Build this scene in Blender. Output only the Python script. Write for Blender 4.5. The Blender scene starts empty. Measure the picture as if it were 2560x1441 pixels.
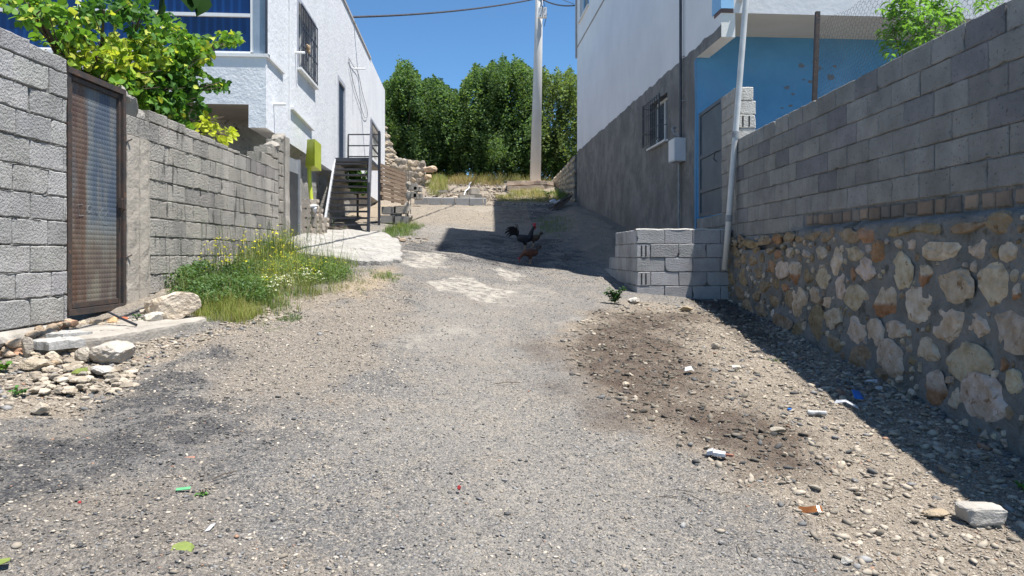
import bpy, math, random
import numpy as np
from mathutils import Vector, Matrix, Quaternion
sc = bpy.context.scene
COL = sc.collection
rnd = random.Random(7)
rg = np.random.default_rng(11)
# ---------------------------------------------------------------- camera
F, CX, HY = 1800.0, 1280.0, 637.0
cam = bpy.data.objects.new('camera', bpy.data.cameras.new('camera')); COL.objects.link(cam)
cam.location = (0, 0, 0); cam.rotation_euler = (math.radians(90), 0, 0)
cam.data.sensor_width = 36; cam.data.lens = F/2560*36
cam.data.shift_y = -(720.5-HY)/2560
cam.data.clip_start = .05; cam.data.clip_end = 3000
sc.camera = cam
# ---------------------------------------------------------------- sky, sun, exposure
SUN = Vector((.31, -.135, 1)).normalized()
el = math.asin(SUN.z); az = math.atan2(SUN.x, SUN.y)
w = bpy.data.worlds.new('World'); sc.world = w; w.use_nodes = True
nt = w.node_tree; bg = nt.nodes['Background']
sky = nt.nodes.new('ShaderNodeTexSky'); sky.sky_type = 'NISHITA'; sky.sun_disc = False
sky.sun_elevation = el; sky.sun_rotation = az
sky.altitude = 1500; sky.air_density = 1.0; sky.dust_density = 0.0; sky.ozone_density = 3.0
sm = nt.nodes.new('ShaderNodeMix'); sm.data_type = 'RGBA'; sm.blend_type = 'MULTIPLY'; sm.inputs[0].default_value = 1; sm.inputs[7].default_value = (.66, .94, 1.08, 1)
nt.links.new(sky.outputs[0], sm.inputs[6]); nt.links.new(sm.outputs[2], bg.inputs[0]); bg.inputs[1].default_value = .088
sun = bpy.data.objects.new('sun', bpy.data.lights.new('sun', 'SUN')); COL.objects.link(sun)
sun.data.energy = 5.0; sun.data.angle = math.radians(.5); sun.data.color = (1, .965, .91)
sun.rotation_euler = SUN.to_track_quat('Z', 'Y').to_euler(); sun.location = (4, -4, 14)
sc.view_settings.view_transform = 'Standard'; sc.view_settings.look = 'None'
sc.view_settings.exposure = .84; sc.view_settings.gamma = 1
# ---------------------------------------------------------------- terrain height
GY = np.array([-40, -3, 0, 3, 5, 7.2, 9.5, 10.4, 12.8, 15, 17.2, 20, 22.5, 25, 26, 28, 30, 36, 400.])
GL = np.array([-2.2, -1.45, -1.15, -.92, -.69, -.38, -.02, .1, .33, .47, .80, 1.13, 1.45, 1.70, 1.88, 2.62, 3.15, 3.3, 3.6])
GC = np.array([-2.6, -1.75, -1.48, -1.17, -.95, -.73, -.49, -.4, -.18, .08, .5, .95, 1.29, 1.67, 1.85, 2.5, 3.12, 3.3, 3.6])
GR = np.array([-2.9, -1.95, -1.66, -1.36, -1.13, -.93, -.73, -.65, -.42, -.05, .52, 1.0, 1.36, 1.71, 1.9, 2.55, 3.08, 3.3, 3.6])
def _lin(a, Y): return np.interp(Y, GY, a)
def G(X, Y):
    X = np.asarray(X, float); Y = np.asarray(Y, float); out = 0
    for d in (-.7, -.35, 0, .35, .7):
        l, c, r = _lin(GL, Y+d), _lin(GC, Y+d), _lin(GR, Y+d)
        tl = np.clip(-X/3.6, 0, 1); tr = np.clip(X/3.2, 0, 1)
        out = out + c + (l-c)*tl + (r-c)*tr
    return out/5
def P(px, py, Y): return Vector(((px-CX)/F*Y, Y, -(py-HY)/F*Y))
_ys = np.arange(1.2, 60, .02)
def gp(px, py):
    d = -(py-HY)/F*_ys - G((px-CX)/F*_ys, _ys)
    k = np.argmax(d <= 0)
    if d[k] > 0: k = int(np.argmin(np.where((_ys > 24) & (_ys < 31.5), d, 9)))
    Y = float(_ys[k]); X = (px-CX)/F*Y
    return Vector((X, Y, float(G(X, Y))))
# ---------------------------------------------------------------- numpy value noise
def _h(i, j, s): 
    n = (i*374761393 + j*668265263 + s*1442695041) & 0xffffffff
    n = ((n ^ (n >> 13))*1274126177) & 0xffffffff
    return ((n ^ (n >> 16)) & 0xffff)/65535.
def vn(x, y, s=0):
    x = np.asarray(x, float); y = np.asarray(y, float)
    i = np.floor(x).astype(np.int64); j = np.floor(y).astype(np.int64); u = x-i; v = y-j
    u = u*u*(3-2*u); v = v*v*(3-2*v)
    return ((_h(i, j, s)*(1-u)+_h(i+1, j, s)*u)*(1-v) + (_h(i, j+1, s)*(1-u)+_h(i+1, j+1, s)*u)*v)
def fbm(x, y, s=0, o=4):
    t = 0; a = .5; n = 0
    for k in range(o): t = t+a*vn(x*2**k, y*2**k, s+k); n += a; a *= .5
    return t/n
# ---------------------------------------------------------------- materials
def mat(name, c, rough=.85, c2=None, vs=2.5, bump=.25, bs=45, attr=False, spec=.3, stretch=1., metal=0, c3=None, v3=9, t3=.62, dist=.02, bs2=None, b2=.3, lo=.35, hi=.65):
    m = bpy.data.materials.new(name); m.use_nodes = True
    n = m.node_tree.nodes; L = m.node_tree.links; b = n['Principled BSDF']
    b.inputs['Roughness'].default_value = rough; b.inputs['Metallic'].default_value = metal
    b.inputs['Specular IOR Level'].default_value = spec
    geo = n.new('ShaderNodeNewGeometry'); mp = n.new('ShaderNodeMapping'); mp.inputs['Scale'].default_value = (1, 1, stretch)
    L.new(geo.outputs['Position'], mp.inputs[0])
    def noise(s, det=6, src=mp): 
        q = n.new('ShaderNodeTexNoise'); q.inputs['Scale'].default_value = s; q.inputs['Detail'].default_value = det
        q.inputs['Roughness'].default_value = .6; L.new(src.outputs[0], q.inputs[0]); return q
    def ramp(src, a, bb):
        q = n.new('ShaderNodeMapRange'); q.inputs[1].default_value = a; q.inputs[2].default_value = bb; L.new(src, q.inputs[0]); return q.outputs[0]
    def mix(f, a, bb, t='MIX'):
        q = n.new('ShaderNodeMix'); q.data_type = 'RGBA'; q.blend_type = t
        for v, i in ((f, 0), (a, 6), (bb, 7)):
            if hasattr(v, 'links'): L.new(v, q.inputs[i])
            else: q.inputs[i].default_value = v if i == 0 else (*v, 1)
        return q.outputs[2]
    col = mix(ramp(noise(vs).outputs[0], lo, hi), c, c2 or tuple(x*.8 for x in c))
    if c3: col = mix(ramp(noise(v3, 4).outputs[0], t3, t3+.08), col, c3)
    if attr:
        a = n.new('ShaderNodeAttribute'); a.attribute_name = 'col'; col = mix(1., col, a.outputs[0], 'MULTIPLY')
    L.new(col, b.inputs['Base Color'])
    if bump:
        q = n.new('ShaderNodeBump'); q.inputs['Strength'].default_value = bump; q.inputs['Distance'].default_value = dist
        L.new(noise(bs, 8, geo).outputs[0], q.inputs['Height']); last = q
        if bs2:
            q2 = n.new('ShaderNodeBump'); q2.inputs['Strength'].default_value = b2; q2.inputs['Distance'].default_value = dist*2
            L.new(noise(bs2, 4, geo).outputs[0], q2.inputs['Height']); L.new(q.outputs[0], q2.inputs['Normal']); last = q2
        L.new(last.outputs[0], b.inputs['Normal'])
    m['h'] = 1
    return m
def leafmat(name, tr=.35, rough=.6, spec=.18):
    m = bpy.data.materials.new(name); m.use_nodes = True
    n = m.node_tree.nodes; L = m.node_tree.links; b = n['Principled BSDF']; o = n['Material Output']
    a = n.new('ShaderNodeAttribute'); a.attribute_name = 'col'
    b.inputs['Roughness'].default_value = rough; b.inputs['Specular IOR Level'].default_value = spec
    t = n.new('ShaderNodeBsdfTranslucent'); mx = n.new('ShaderNodeMixShader'); mx.inputs[0].default_value = tr
    g = n.new('ShaderNodeMix'); g.data_type = 'RGBA'; g.blend_type = 'MULTIPLY'; g.inputs[0].default_value = 1; g.inputs[7].default_value = (1.3, 1.35, .5, 1)
    L.new(a.outputs[0], g.inputs[6]); L.new(g.outputs[2], t.inputs[0])
    L.new(a.outputs[0], b.inputs['Base Color']); L.new(b.outputs[0], mx.inputs[1]); L.new(t.outputs[0], mx.inputs[2]); L.new(mx.outputs[0], o.inputs[0])
    return m
# ---------------------------------------------------------------- mesh builder
ORG = {}
def _icos(sub):
    bm = __import__('bmesh'); b = bm.new(); bm.ops.create_icosphere(b, subdivisions=sub, radius=1)
    b.verts.ensure_lookup_table(); v = np.array([x.co[:] for x in b.verts]); f = np.array([[q.index for q in x.verts] for x in b.faces]); b.free(); return v, f
ICO = {k: _icos(k) for k in (1, 2, 3, 4)}
def rockshape(seed, sub=2, cuts=9, jit=.12):
    r = np.random.default_rng(seed); v, f = ICO[sub]; v = v*(1+(r.random((len(v), 1))-.5)*jit)
    for _ in range(cuts):
        d = r.normal(size=3); d /= np.linalg.norm(d); c = r.uniform(.55, .85)
        s = v@d; v = np.where((s > c)[:, None], v-np.outer(s-c, d), v)
    if sub > 2: v = v*(1+(r.random((len(v), 1))-.5)*.05)
    return v, f
class MB:
    def __init__(s): s.v = []; s.f = []; s.c = []
    def add(s, vs, fs, col=(1, 1, 1)):
        o = len(s.v); s.v += [tuple(map(float, x)) for x in vs]; s.f += [tuple(int(i)+o for i in f) for f in fs]
        s.c += [(*col, 1)]*len(vs); return s
    def box(s, p0, p1, col=(1, 1, 1)):
        x0, x1 = sorted((p0[0], p1[0])); y0, y1 = sorted((p0[1], p1[1])); z0, z1 = sorted((p0[2], p1[2]))
        return s.add([(x0, y0, z0), (x1, y0, z0), (x1, y1, z0), (x0, y1, z0), (x0, y0, z1), (x1, y0, z1), (x1, y1, z1), (x0, y1, z1)],
              [(3, 2, 1, 0), (4, 5, 6, 7), (0, 1, 5, 4), (1, 2, 6, 5), (2, 3, 7, 6), (3, 0, 4, 7)], col)
    def hexa(s, q, col=(1, 1, 1)):   # 8 points: bottom 4, top 4
        return s.add(q, [(3, 2, 1, 0), (4, 5, 6, 7), (0, 1, 5, 4), (1, 2, 6, 5), (2, 3, 7, 6), (3, 0, 4, 7)], col)
    def tube(s, pts, r, n=8, col=(1, 1, 1), cap=True):
        pts = [Vector(p) for p in pts]; k = len(pts); rs = r if hasattr(r, '__len__') else [r]*k; o = []; 
        t0 = (pts[1]-pts[0]).normalized(); up = Vector((0, 0, 1)) if abs(t0.z) < .9 else Vector((1, 0, 0)); a = t0.cross(up).normalized()
        for i, p in enumerate(pts):
            t = (pts[min(i+1, k-1)]-pts[max(i-1, 0)]).normalized(); a = (a-t*a.dot(t)).normalized(); b = t.cross(a)
            o += [p+(a*math.cos(2*math.pi*j/n)+b*math.sin(2*math.pi*j/n))*rs[i] for j in range(n)]
        fs = [(i*n+j, i*n+(j+1) % n, (i+1)*n+(j+1) % n, (i+1)*n+j) for i in range(k-1) for j in range(n)]
        if cap: fs += [tuple(range(n))[::-1], tuple(range((k-1)*n, k*n))]
        return s.add(o, fs, col)
    def bar(s, a, b, w, h=None, col=(1, 1, 1), up=(0, 0, 1)):   # rectangular bar a->b
        a = Vector(a); b = Vector(b); h = h or w; t = (b-a).normalized(); u = Vector(up)
        if abs(t.dot(u)) > .95: u = Vector((0, 1, 0))
        r = t.cross(u).normalized()*w/2; q = r.cross(t).normalized()*h/2
        return s.hexa([a-r-q, a+r-q, b+r-q, b-r-q, a-r+q, a+r+q, b+r+q, b-r+q], col)
    def prism(s, pts, z0, z1, col=(1, 1, 1)):      # pts xy, z0/z1 numbers or lists
        n = len(pts); a = z0 if hasattr(z0, '__len__') else [z0]*n; b = z1 if hasattr(z1, '__len__') else [z1]*n
        return s.add([(p[0], p[1], a[i]) for i, p in enumerate(pts)]+[(p[0], p[1], b[i]) for i, p in enumerate(pts)],
              [tuple(range(n))[::-1], tuple(range(n, 2*n))]+[(i, (i+1) % n, n+(i+1) % n, n+i) for i in range(n)], col)
    def rock(s, c, r, seed, sub=2, rotz=None, col=(1, 1, 1), cuts=9, R=None):
        v, f = rockshape(seed, sub, cuts); v = v*np.array(r)
        a = rotz if rotz is not None else (seed*1.7) % 6.28
        if R is None: R = np.array([[math.cos(a), -math.sin(a), 0], [math.sin(a), math.cos(a), 0], [0, 0, 1]])
        v = v@R.T+np.array(c); return s.add(v, f, col)
    def build(s, name, m, parent=None, smooth=False, base=None):
        org = ORG[parent] if parent is not None else Vector(base if base is not None else (0, 0, 0))
        me = bpy.data.meshes.new(name); me.from_pydata([(x-org[0], y-org[1], z-org[2]) for x, y, z in s.v], [], s.f)
        a = me.color_attributes.new('col', 'FLOAT_COLOR', 'POINT'); a.data.foreach_set('color', np.array(s.c, 'f').ravel())
        if smooth: me.polygons.foreach_set('use_smooth', [True]*len(me.polygons))
        me.materials.append(m); me.update()
        o = bpy.data.objects.new(name, me); COL.objects.link(o); ORG[o] = org
        if parent is not None: o.parent = parent
        else: o.location = org
        return o
def tag(o, label, cat, group=None):
    o['label'] = label; o['category'] = cat
    if group: o['group'] = group
    return o
def thing(name, label, cat, loc, group=None):
    o = bpy.data.objects.new(name, None); COL.objects.link(o); o.location = loc; o.empty_display_size = .2; ORG[o] = Vector(loc)
    return tag(o, label, cat, group)
def kind(o, k): o['kind'] = k; return o
def scatter(name, temps, m, pos, R, S, cols, tid=None, parent=None, base=(0, 0, 0), smooth=False):
    """one mesh of many copies of small templates (numpy)"""
    V = []; FF = []; CC = []; off = 0; tid = np.zeros(len(pos), int) if tid is None else tid
    for k, (tv, tf) in enumerate(temps):
        i = np.where(tid == k)[0]
        if not len(i): continue
        v = (tv[None]*S[i][:, None, :])@np.transpose(R[i], (0, 2, 1)) + pos[i][:, None, :]
        nv = len(tv); FF.append((tf[None]+(np.arange(len(i))*nv)[:, None, None]+off).reshape(-1, tf.shape[1]))
        V.append(v.reshape(-1, 3)); CC.append(np.repeat(cols[i], nv, 0)); off += nv*len(i)
    V = np.concatenate(V); FF = np.concatenate(FF); CC = np.concatenate(CC)
    org = ORG[parent] if parent is not None else Vector(base); V = V-np.array(org[:])
    me = bpy.data.meshes.new(name); me.vertices.add(len(V)); me.vertices.foreach_set('co', V.astype('f').ravel())
    k = FF.shape[1]; me.loops.add(FF.size); me.loops.foreach_set('vertex_index', FF.astype('i').ravel())
    me.polygons.add(len(FF)); me.polygons.foreach_set('loop_start', np.arange(0, FF.size, k, dtype='i'))
    if smooth: me.polygons.foreach_set('use_smooth', np.ones(len(FF), bool))
    a = me.color_attributes.new('col', 'FLOAT_COLOR', 'POINT'); a.data.foreach_set('color', np.c_[CC, np.ones(len(CC))].astype('f').ravel())
    me.update(calc_edges=True); me.materials.append(m)
    o = bpy.data.objects.new(name, me); COL.objects.link(o); ORG[o] = org
    if parent is not None: o.parent = parent
    else: o.location = org
    return o
def rots(n, tilt=3.14, rng=rg):       # random rotation matrices: spin about z, tilt about random horizontal axis
    a = rng.uniform(0, 6.283, n); b = rng.uniform(-tilt, tilt, n); c = rng.uniform(0, 6.283, n)
    ca, sa, cb, sb, cc, sc_ = np.cos(a), np.sin(a), np.cos(b), np.sin(b), np.cos(c), np.sin(c); z = np.zeros(n); o = np.ones(n)
    Rz = np.array([[ca, -sa, z], [sa, ca, z], [z, z, o]]).transpose(2, 0, 1)
    Rx = np.array([[o, z, z], [z, cb, -sb], [z, sb, cb]]).transpose(2, 0, 1)
    Rc = np.array([[cc, -sc_, z], [sc_, cc, z], [z, z, o]]).transpose(2, 0, 1)
    return Rz@Rx@Rc
def frames(D, roll):   # rotation matrices with local Y along D
    D = D/np.linalg.norm(D, axis=1, keepdims=True); up = np.tile([0, 0, 1.], (len(D), 1)); up[np.abs(D[:, 2]) > .95] = [1, 0, 0]
    X = np.cross(D, up); X /= np.linalg.norm(X, axis=1, keepdims=True); Z = np.cross(X, D)
    c, s = np.cos(roll)[:, None], np.sin(roll)[:, None]; X2 = X*c+Z*s; Z2 = -X*s+Z*c
    return np.stack([X2, D, Z2], 2)
# ---------------------------------------------------------------- palette
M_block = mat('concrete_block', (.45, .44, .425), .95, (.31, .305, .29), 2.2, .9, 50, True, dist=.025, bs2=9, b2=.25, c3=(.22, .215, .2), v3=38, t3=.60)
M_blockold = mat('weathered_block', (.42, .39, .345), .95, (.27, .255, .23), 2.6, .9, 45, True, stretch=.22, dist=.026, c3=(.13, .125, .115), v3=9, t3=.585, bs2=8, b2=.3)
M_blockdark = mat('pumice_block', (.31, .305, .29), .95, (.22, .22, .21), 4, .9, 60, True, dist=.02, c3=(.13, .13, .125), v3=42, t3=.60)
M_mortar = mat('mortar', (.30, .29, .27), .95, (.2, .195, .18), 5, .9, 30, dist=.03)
M_mortardark = mat('dark_mortar', (.25, .25, .24), .9, (.15, .155, .145), 3.5, .9, 26, dist=.035, c3=(.10, .10, .085), v3=5, t3=.58, bs2=7, b2=.7)  # darker, mottled mortar tone
M_stone = mat('limestone', (1, 1, 1), .9, (.66, .58, .48), 9, 1., 24, True, dist=.04, c3=(.42, .30, .2), v3=13, t3=.62)
M_rock = mat('rock', (1, 1, 1), .92, (.75, .7, .63), 9, .9, 40, True, dist=.02)
M_gravel = mat('gravel', (1, 1, 1), .9, (.85, .83, .8), 60, 0, 1, True)
M_conc = mat('concrete', (.40, .365, .32), .93, (.28, .255, .22), 4.5, .9, 35, True, dist=.012, c3=(.24, .23, .21), v3=7, t3=.66)
M_stucco = mat('white_stucco', (.76, .77, .79), .9, (.68, .69, .71), 1.2, .42, 8, dist=.03, bs2=22, b2=.15, stretch=.6, c3=(.56, .555, .55), v3=1.9, t3=.70)
M_white = mat('white_paint', (.78, .78, .77), .6, (.72, .72, .71), 3, .1, 40)
M_beige = mat('cream_soffit', (.60, .575, .51), .8, (.54, .51, .45), 1.5, .1, 30)
M_blue = mat('blue_wall', (.055, .24, .50), .8, (.045, .205, .44), 1.4, .15, 30, c3=(.08, .29, .55), v3=2.2, t3=.55)
M_lblue = mat('light_blue_paint', (.28, .52, .76), .7, (.25, .48, .72), 2, .1, 30)
M_base = mat('rough_render', (.46, .44, .40), .95, (.30, .29, .265), 3.2, 1., 14, dist=.06, bs2=45, b2=.6, c3=(.14,.135,.125), v3=6, t3=.6)
M_dark = mat('dark_steel', (.035, .04, .055), .45, (.06, .06, .07), 8, .05, 60, spec=.5, c3=(.12, .075, .05), v3=14, t3=.64)
M_rust = mat('rusty_frame', (.085, .058, .046), .6, (.045, .042, .042), 10, .2, 60, spec=.4, c3=(.15, .08, .05), v3=18, t3=.6)
M_galv = mat('grey_tube', (.30, .31, .32), .5, (.22, .23, .24), 6, .05, 50, spec=.5)
M_pvc = mat('pvc_pipe', (.62, .62, .60), .4, (.5, .5, .48), 5, .03, 50, spec=.5)
M_bluglass = None
M_yellow = mat('lime_paint', (.50, .56, .05), .4, (.40, .46, .045), 4, .15, 20, spec=.5, c3=(.62, .66, .3), v3=14, t3=.68)
M_wood = mat('weathered_wood', (.30, .225, .165), .9, (.20, .15, .115), 14, .4, 70, True, stretch=3)
M_bark = mat('bark', (.13, .10, .075), .95, (.08, .065, .05), 12, .8, 40)
M_leaf = leafmat('leaf', .38); M_leafd = leafmat('shaded_leaf', .06, .8, .05); M_grass = leafmat('grass_blade', .3, .6, .2)
M_pole = mat('pole_concrete', (.62, .61, .58), .85, (.54, .53, .51), 2, .25, 60, stretch=.4, c3=(.33,.32,.30), v3=3, t3=.66)
M_hole = mat('dark_void', (.012, .012, .014), .9, None, 3, 0)
# ================================================================ GROUND
def poly(px): return np.array([gp(x, y)[:2] for x, y in px])
def sdf(pt, pg):
    x, y = pt[:, 0], pt[:, 1]; d = np.full(len(x), 1e9); ins = np.zeros(len(x), bool); n = len(pg)
    for i in range(n):
        a, b = pg[i], pg[(i+1) % n]; e = b-a; t = np.clip(((x-a[0])*e[0]+(y-a[1])*e[1])/(e@e+1e-12), 0, 1)
        d = np.minimum(d, np.hypot(x-a[0]-t*e[0], y-a[1]-t*e[1]))
        c = (a[1] > y) != (b[1] > y)
        with np.errstate(divide='ignore', invalid='ignore'): c &= x < (b[0]-a[0])*(y-a[1])/(b[1]-a[1]+1e-12)+a[0]
        ins ^= c
    return np.where(ins, d, -d)
def soft(pt, pg, w=.12, nz=.25, s=5, sc_=3.):
    d = sdf(pt, pg)+(fbm(pt[:, 0]*sc_, pt[:, 1]*sc_, s)-.5)*2*nz
    return np.clip(d/w+.5, 0, 1)
PG_dirtR = poly([(1480, 775), (1590, 752), (1750, 760), (2000, 830), (2560, 1120), (2700, 1441), (2120, 1441), (1960, 1270), (1720, 1150), (1560, 1050), (1440, 960), (1385, 885), (1430, 815)])
PG_stain = poly([(1440, 835), (1560, 790), (1720, 785), (1700, 880), (1700, 960), (1850, 1030), (2010, 1090), (2030, 1160), (1850, 1165), (1650, 1065), (1480, 975), (1390, 885)])
PG_stain2 = poly([(1700, 1020), (1960, 1060), (2010, 1150), (1880, 1160), (1720, 1090)])
PG_wallfoot = poly([(1735, 752), (1830, 740), (1900, 800), (1950, 870), (1850, 840)])  # darker strip of ground along the right wall foot
PG_dust = poly([(1085, 705), (1130, 690), (1190, 692), (1230, 712), (1282, 740), (1262, 760), (1190, 752), (1150, 735), (1100, 722)])
PG_dust2 = poly([(1010, 640), (1060, 628), (1100, 634), (1135, 655), (1120, 668), (1050, 668), (1015, 655)])
PG_dust3 = poly([(1225, 668), (1290, 682), (1330, 690), (1280, 700), (1230, 682)])
PG_dirtL = poly([(0, 905), (60, 880), (330, 860), (520, 815), (720, 745), (880, 690), (985, 665), (985, 695), (900, 730), (780, 775), (600, 830), (430, 880), (340, 950), (340, 990), (180, 1045), (0, 1075), (-200, 1080), (-200, 905)])
PG_dark = poly([(330, 930), (520, 850), (640, 835), (720, 850), (600, 960), (640, 1080), (700, 1200), (560, 1330), (300, 1441), (-300, 1441), (-300, 1120), (120, 1060), (330, 990)])
PG_dark2 = poly([(860, 745), (1000, 720), (1035, 790), (1020, 840), (900, 860), (700, 900), (620, 870), (760, 800)])
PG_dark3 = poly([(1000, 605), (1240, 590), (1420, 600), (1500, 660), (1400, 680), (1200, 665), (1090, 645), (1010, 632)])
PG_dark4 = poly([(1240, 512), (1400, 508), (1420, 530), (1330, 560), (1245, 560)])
PG_chips = poly([(500, 850), (700, 775), (960, 705), (1010, 740), (970, 850), (850, 960), (760, 1040), (640, 1010), (540, 930), (610, 890)])
PG_chips2 = poly([(-200, 1300), (300, 1180), (640, 1330), (760, 1500), (-200, 1500)])
PG_pale = poly([(1010, 730), (1390, 745), (1380, 860), (1430, 970), (1640, 1150), (1950, 1500), (1080, 1500), (1010, 1150), (960, 900)])
PG_ochre = poly([(870, 720), (905, 690), (960, 672), (985, 690), (960, 720), (900, 735)])
PG_mound = poly([(1435, 505), (1560, 560), (1600, 640), (1560, 690), (1440, 600), (1390, 540)])
def masks(X, Y):
    pt = np.c_[X, Y]
    dirt = np.maximum(soft(pt, PG_dirtR, .25, .35), soft(pt, PG_dirtL, .2, .3, 9))
    dirt = np.maximum(dirt, np.clip((Y-25.2)/.3, 0, 1)); dirt = np.maximum(dirt, soft(pt, PG_mound, .4, .4, 12))
    dirt = np.maximum(dirt, np.clip((-X-3.3)/.3, 0, 1)*.9)
    dirt = np.maximum(dirt, .62*soft(pt, PG_chips, .3, .55, 14, 2.2)); dirt = np.maximum(dirt, .40*soft(pt, PG_chips2, .4, .6, 15, 2.))
    stain = np.maximum(soft(pt, PG_stain, .6, .6, 21, 2.), soft(pt, PG_stain2, .4, .3, 22)*.75)
    stain = np.clip(stain*1.15, 0, 1); stain = np.maximum(stain, soft(pt, PG_wallfoot, .3, .2, 23))
    dust = np.maximum(np.maximum(soft(pt, PG_dust, .10, .28, 31, 2.2), soft(pt, PG_dust2, .3, .35, 32, 2)), soft(pt, PG_dust3, .15, .3, 33, 2.5)*.8)
    dust = np.maximum(dust, .42*np.clip((fbm(X*1.1, Y*.8, 77)-.55)/.1, 0, 1)*(Y > 6)*(Y < 25)*(1-dirt))
    dark = np.maximum(soft(pt, PG_dark, .5, .5, 41, 1.5), soft(pt, PG_dark2, .10, .5, 42, 2)*.8)
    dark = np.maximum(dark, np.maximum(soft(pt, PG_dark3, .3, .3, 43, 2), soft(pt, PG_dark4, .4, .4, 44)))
    ochre = np.maximum(soft(pt, PG_ochre, .3, .3, 51), .45*np.clip((Y-17)/2, 0, 1)*(X < .5)*(Y < 25.3))
    return dirt, stain, dust, dark*(1-dirt), ochre
def axis(lo, hi, step, far):
    mid = np.arange(lo, hi, step); out = []; s = step; v = hi
    while v < far: s *= 1.35; v += s; out.append(v)
    inn = []; s = step; v = lo
    while v > -far: s *= 1.35; v -= s; inn.append(v)
    return np.array(inn[::-1]+list(mid)+out)
xs = axis(-4.6, 4.0, .045, 600.); ys = np.concatenate([axis(2.0, 14., .045, 600.)]); ys = ys[ys > -60]
ys = np.concatenate([ys[ys < 14], np.arange(14, 31, .09), ys[ys > 31]])
XX, YY = np.meshgrid(xs, ys); X, Y = XX.ravel(), YY.ravel()
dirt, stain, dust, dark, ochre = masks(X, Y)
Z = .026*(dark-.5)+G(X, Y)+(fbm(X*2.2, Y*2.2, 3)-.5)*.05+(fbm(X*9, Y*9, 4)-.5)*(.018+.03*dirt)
Z += .05*np.clip(soft(np.c_[X, Y], PG_mound, .8, .3, 12), 0, 1)*fbm(X*3, Y*3, 8)*2.2
Z += np.clip((Y-25.8)/2, 0, 1)*np.clip((31-Y)/2, 0, 1)*(fbm(X*1.6, Y*1.6, 61)-.5)*.35
nx, ny = len(xs), len(ys); me = bpy.data.meshes.new('ground')
me.vertices.add(nx*ny); me.vertices.foreach_set('co', np.c_[X, Y, Z].astype('f').ravel())
i = (np.arange(ny-1)[:, None]*nx+np.arange(nx-1)[None]).ravel(); Q = np.c_[i, i+1, i+nx+1, i+nx].astype('i')
me.loops.add(Q.size); me.loops.foreach_set('vertex_index', Q.ravel()); me.polygons.add(len(Q)); me.polygons.foreach_set('loop_start', np.arange(0, Q.size, 4, dtype='i'))
me.polygons.foreach_set('use_smooth', np.ones(len(Q), bool))
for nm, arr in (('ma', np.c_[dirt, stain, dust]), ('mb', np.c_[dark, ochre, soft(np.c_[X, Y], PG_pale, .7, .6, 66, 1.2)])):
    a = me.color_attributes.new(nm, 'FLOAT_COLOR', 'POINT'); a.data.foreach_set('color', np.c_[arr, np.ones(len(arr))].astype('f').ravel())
me.update(calc_edges=True)
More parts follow.
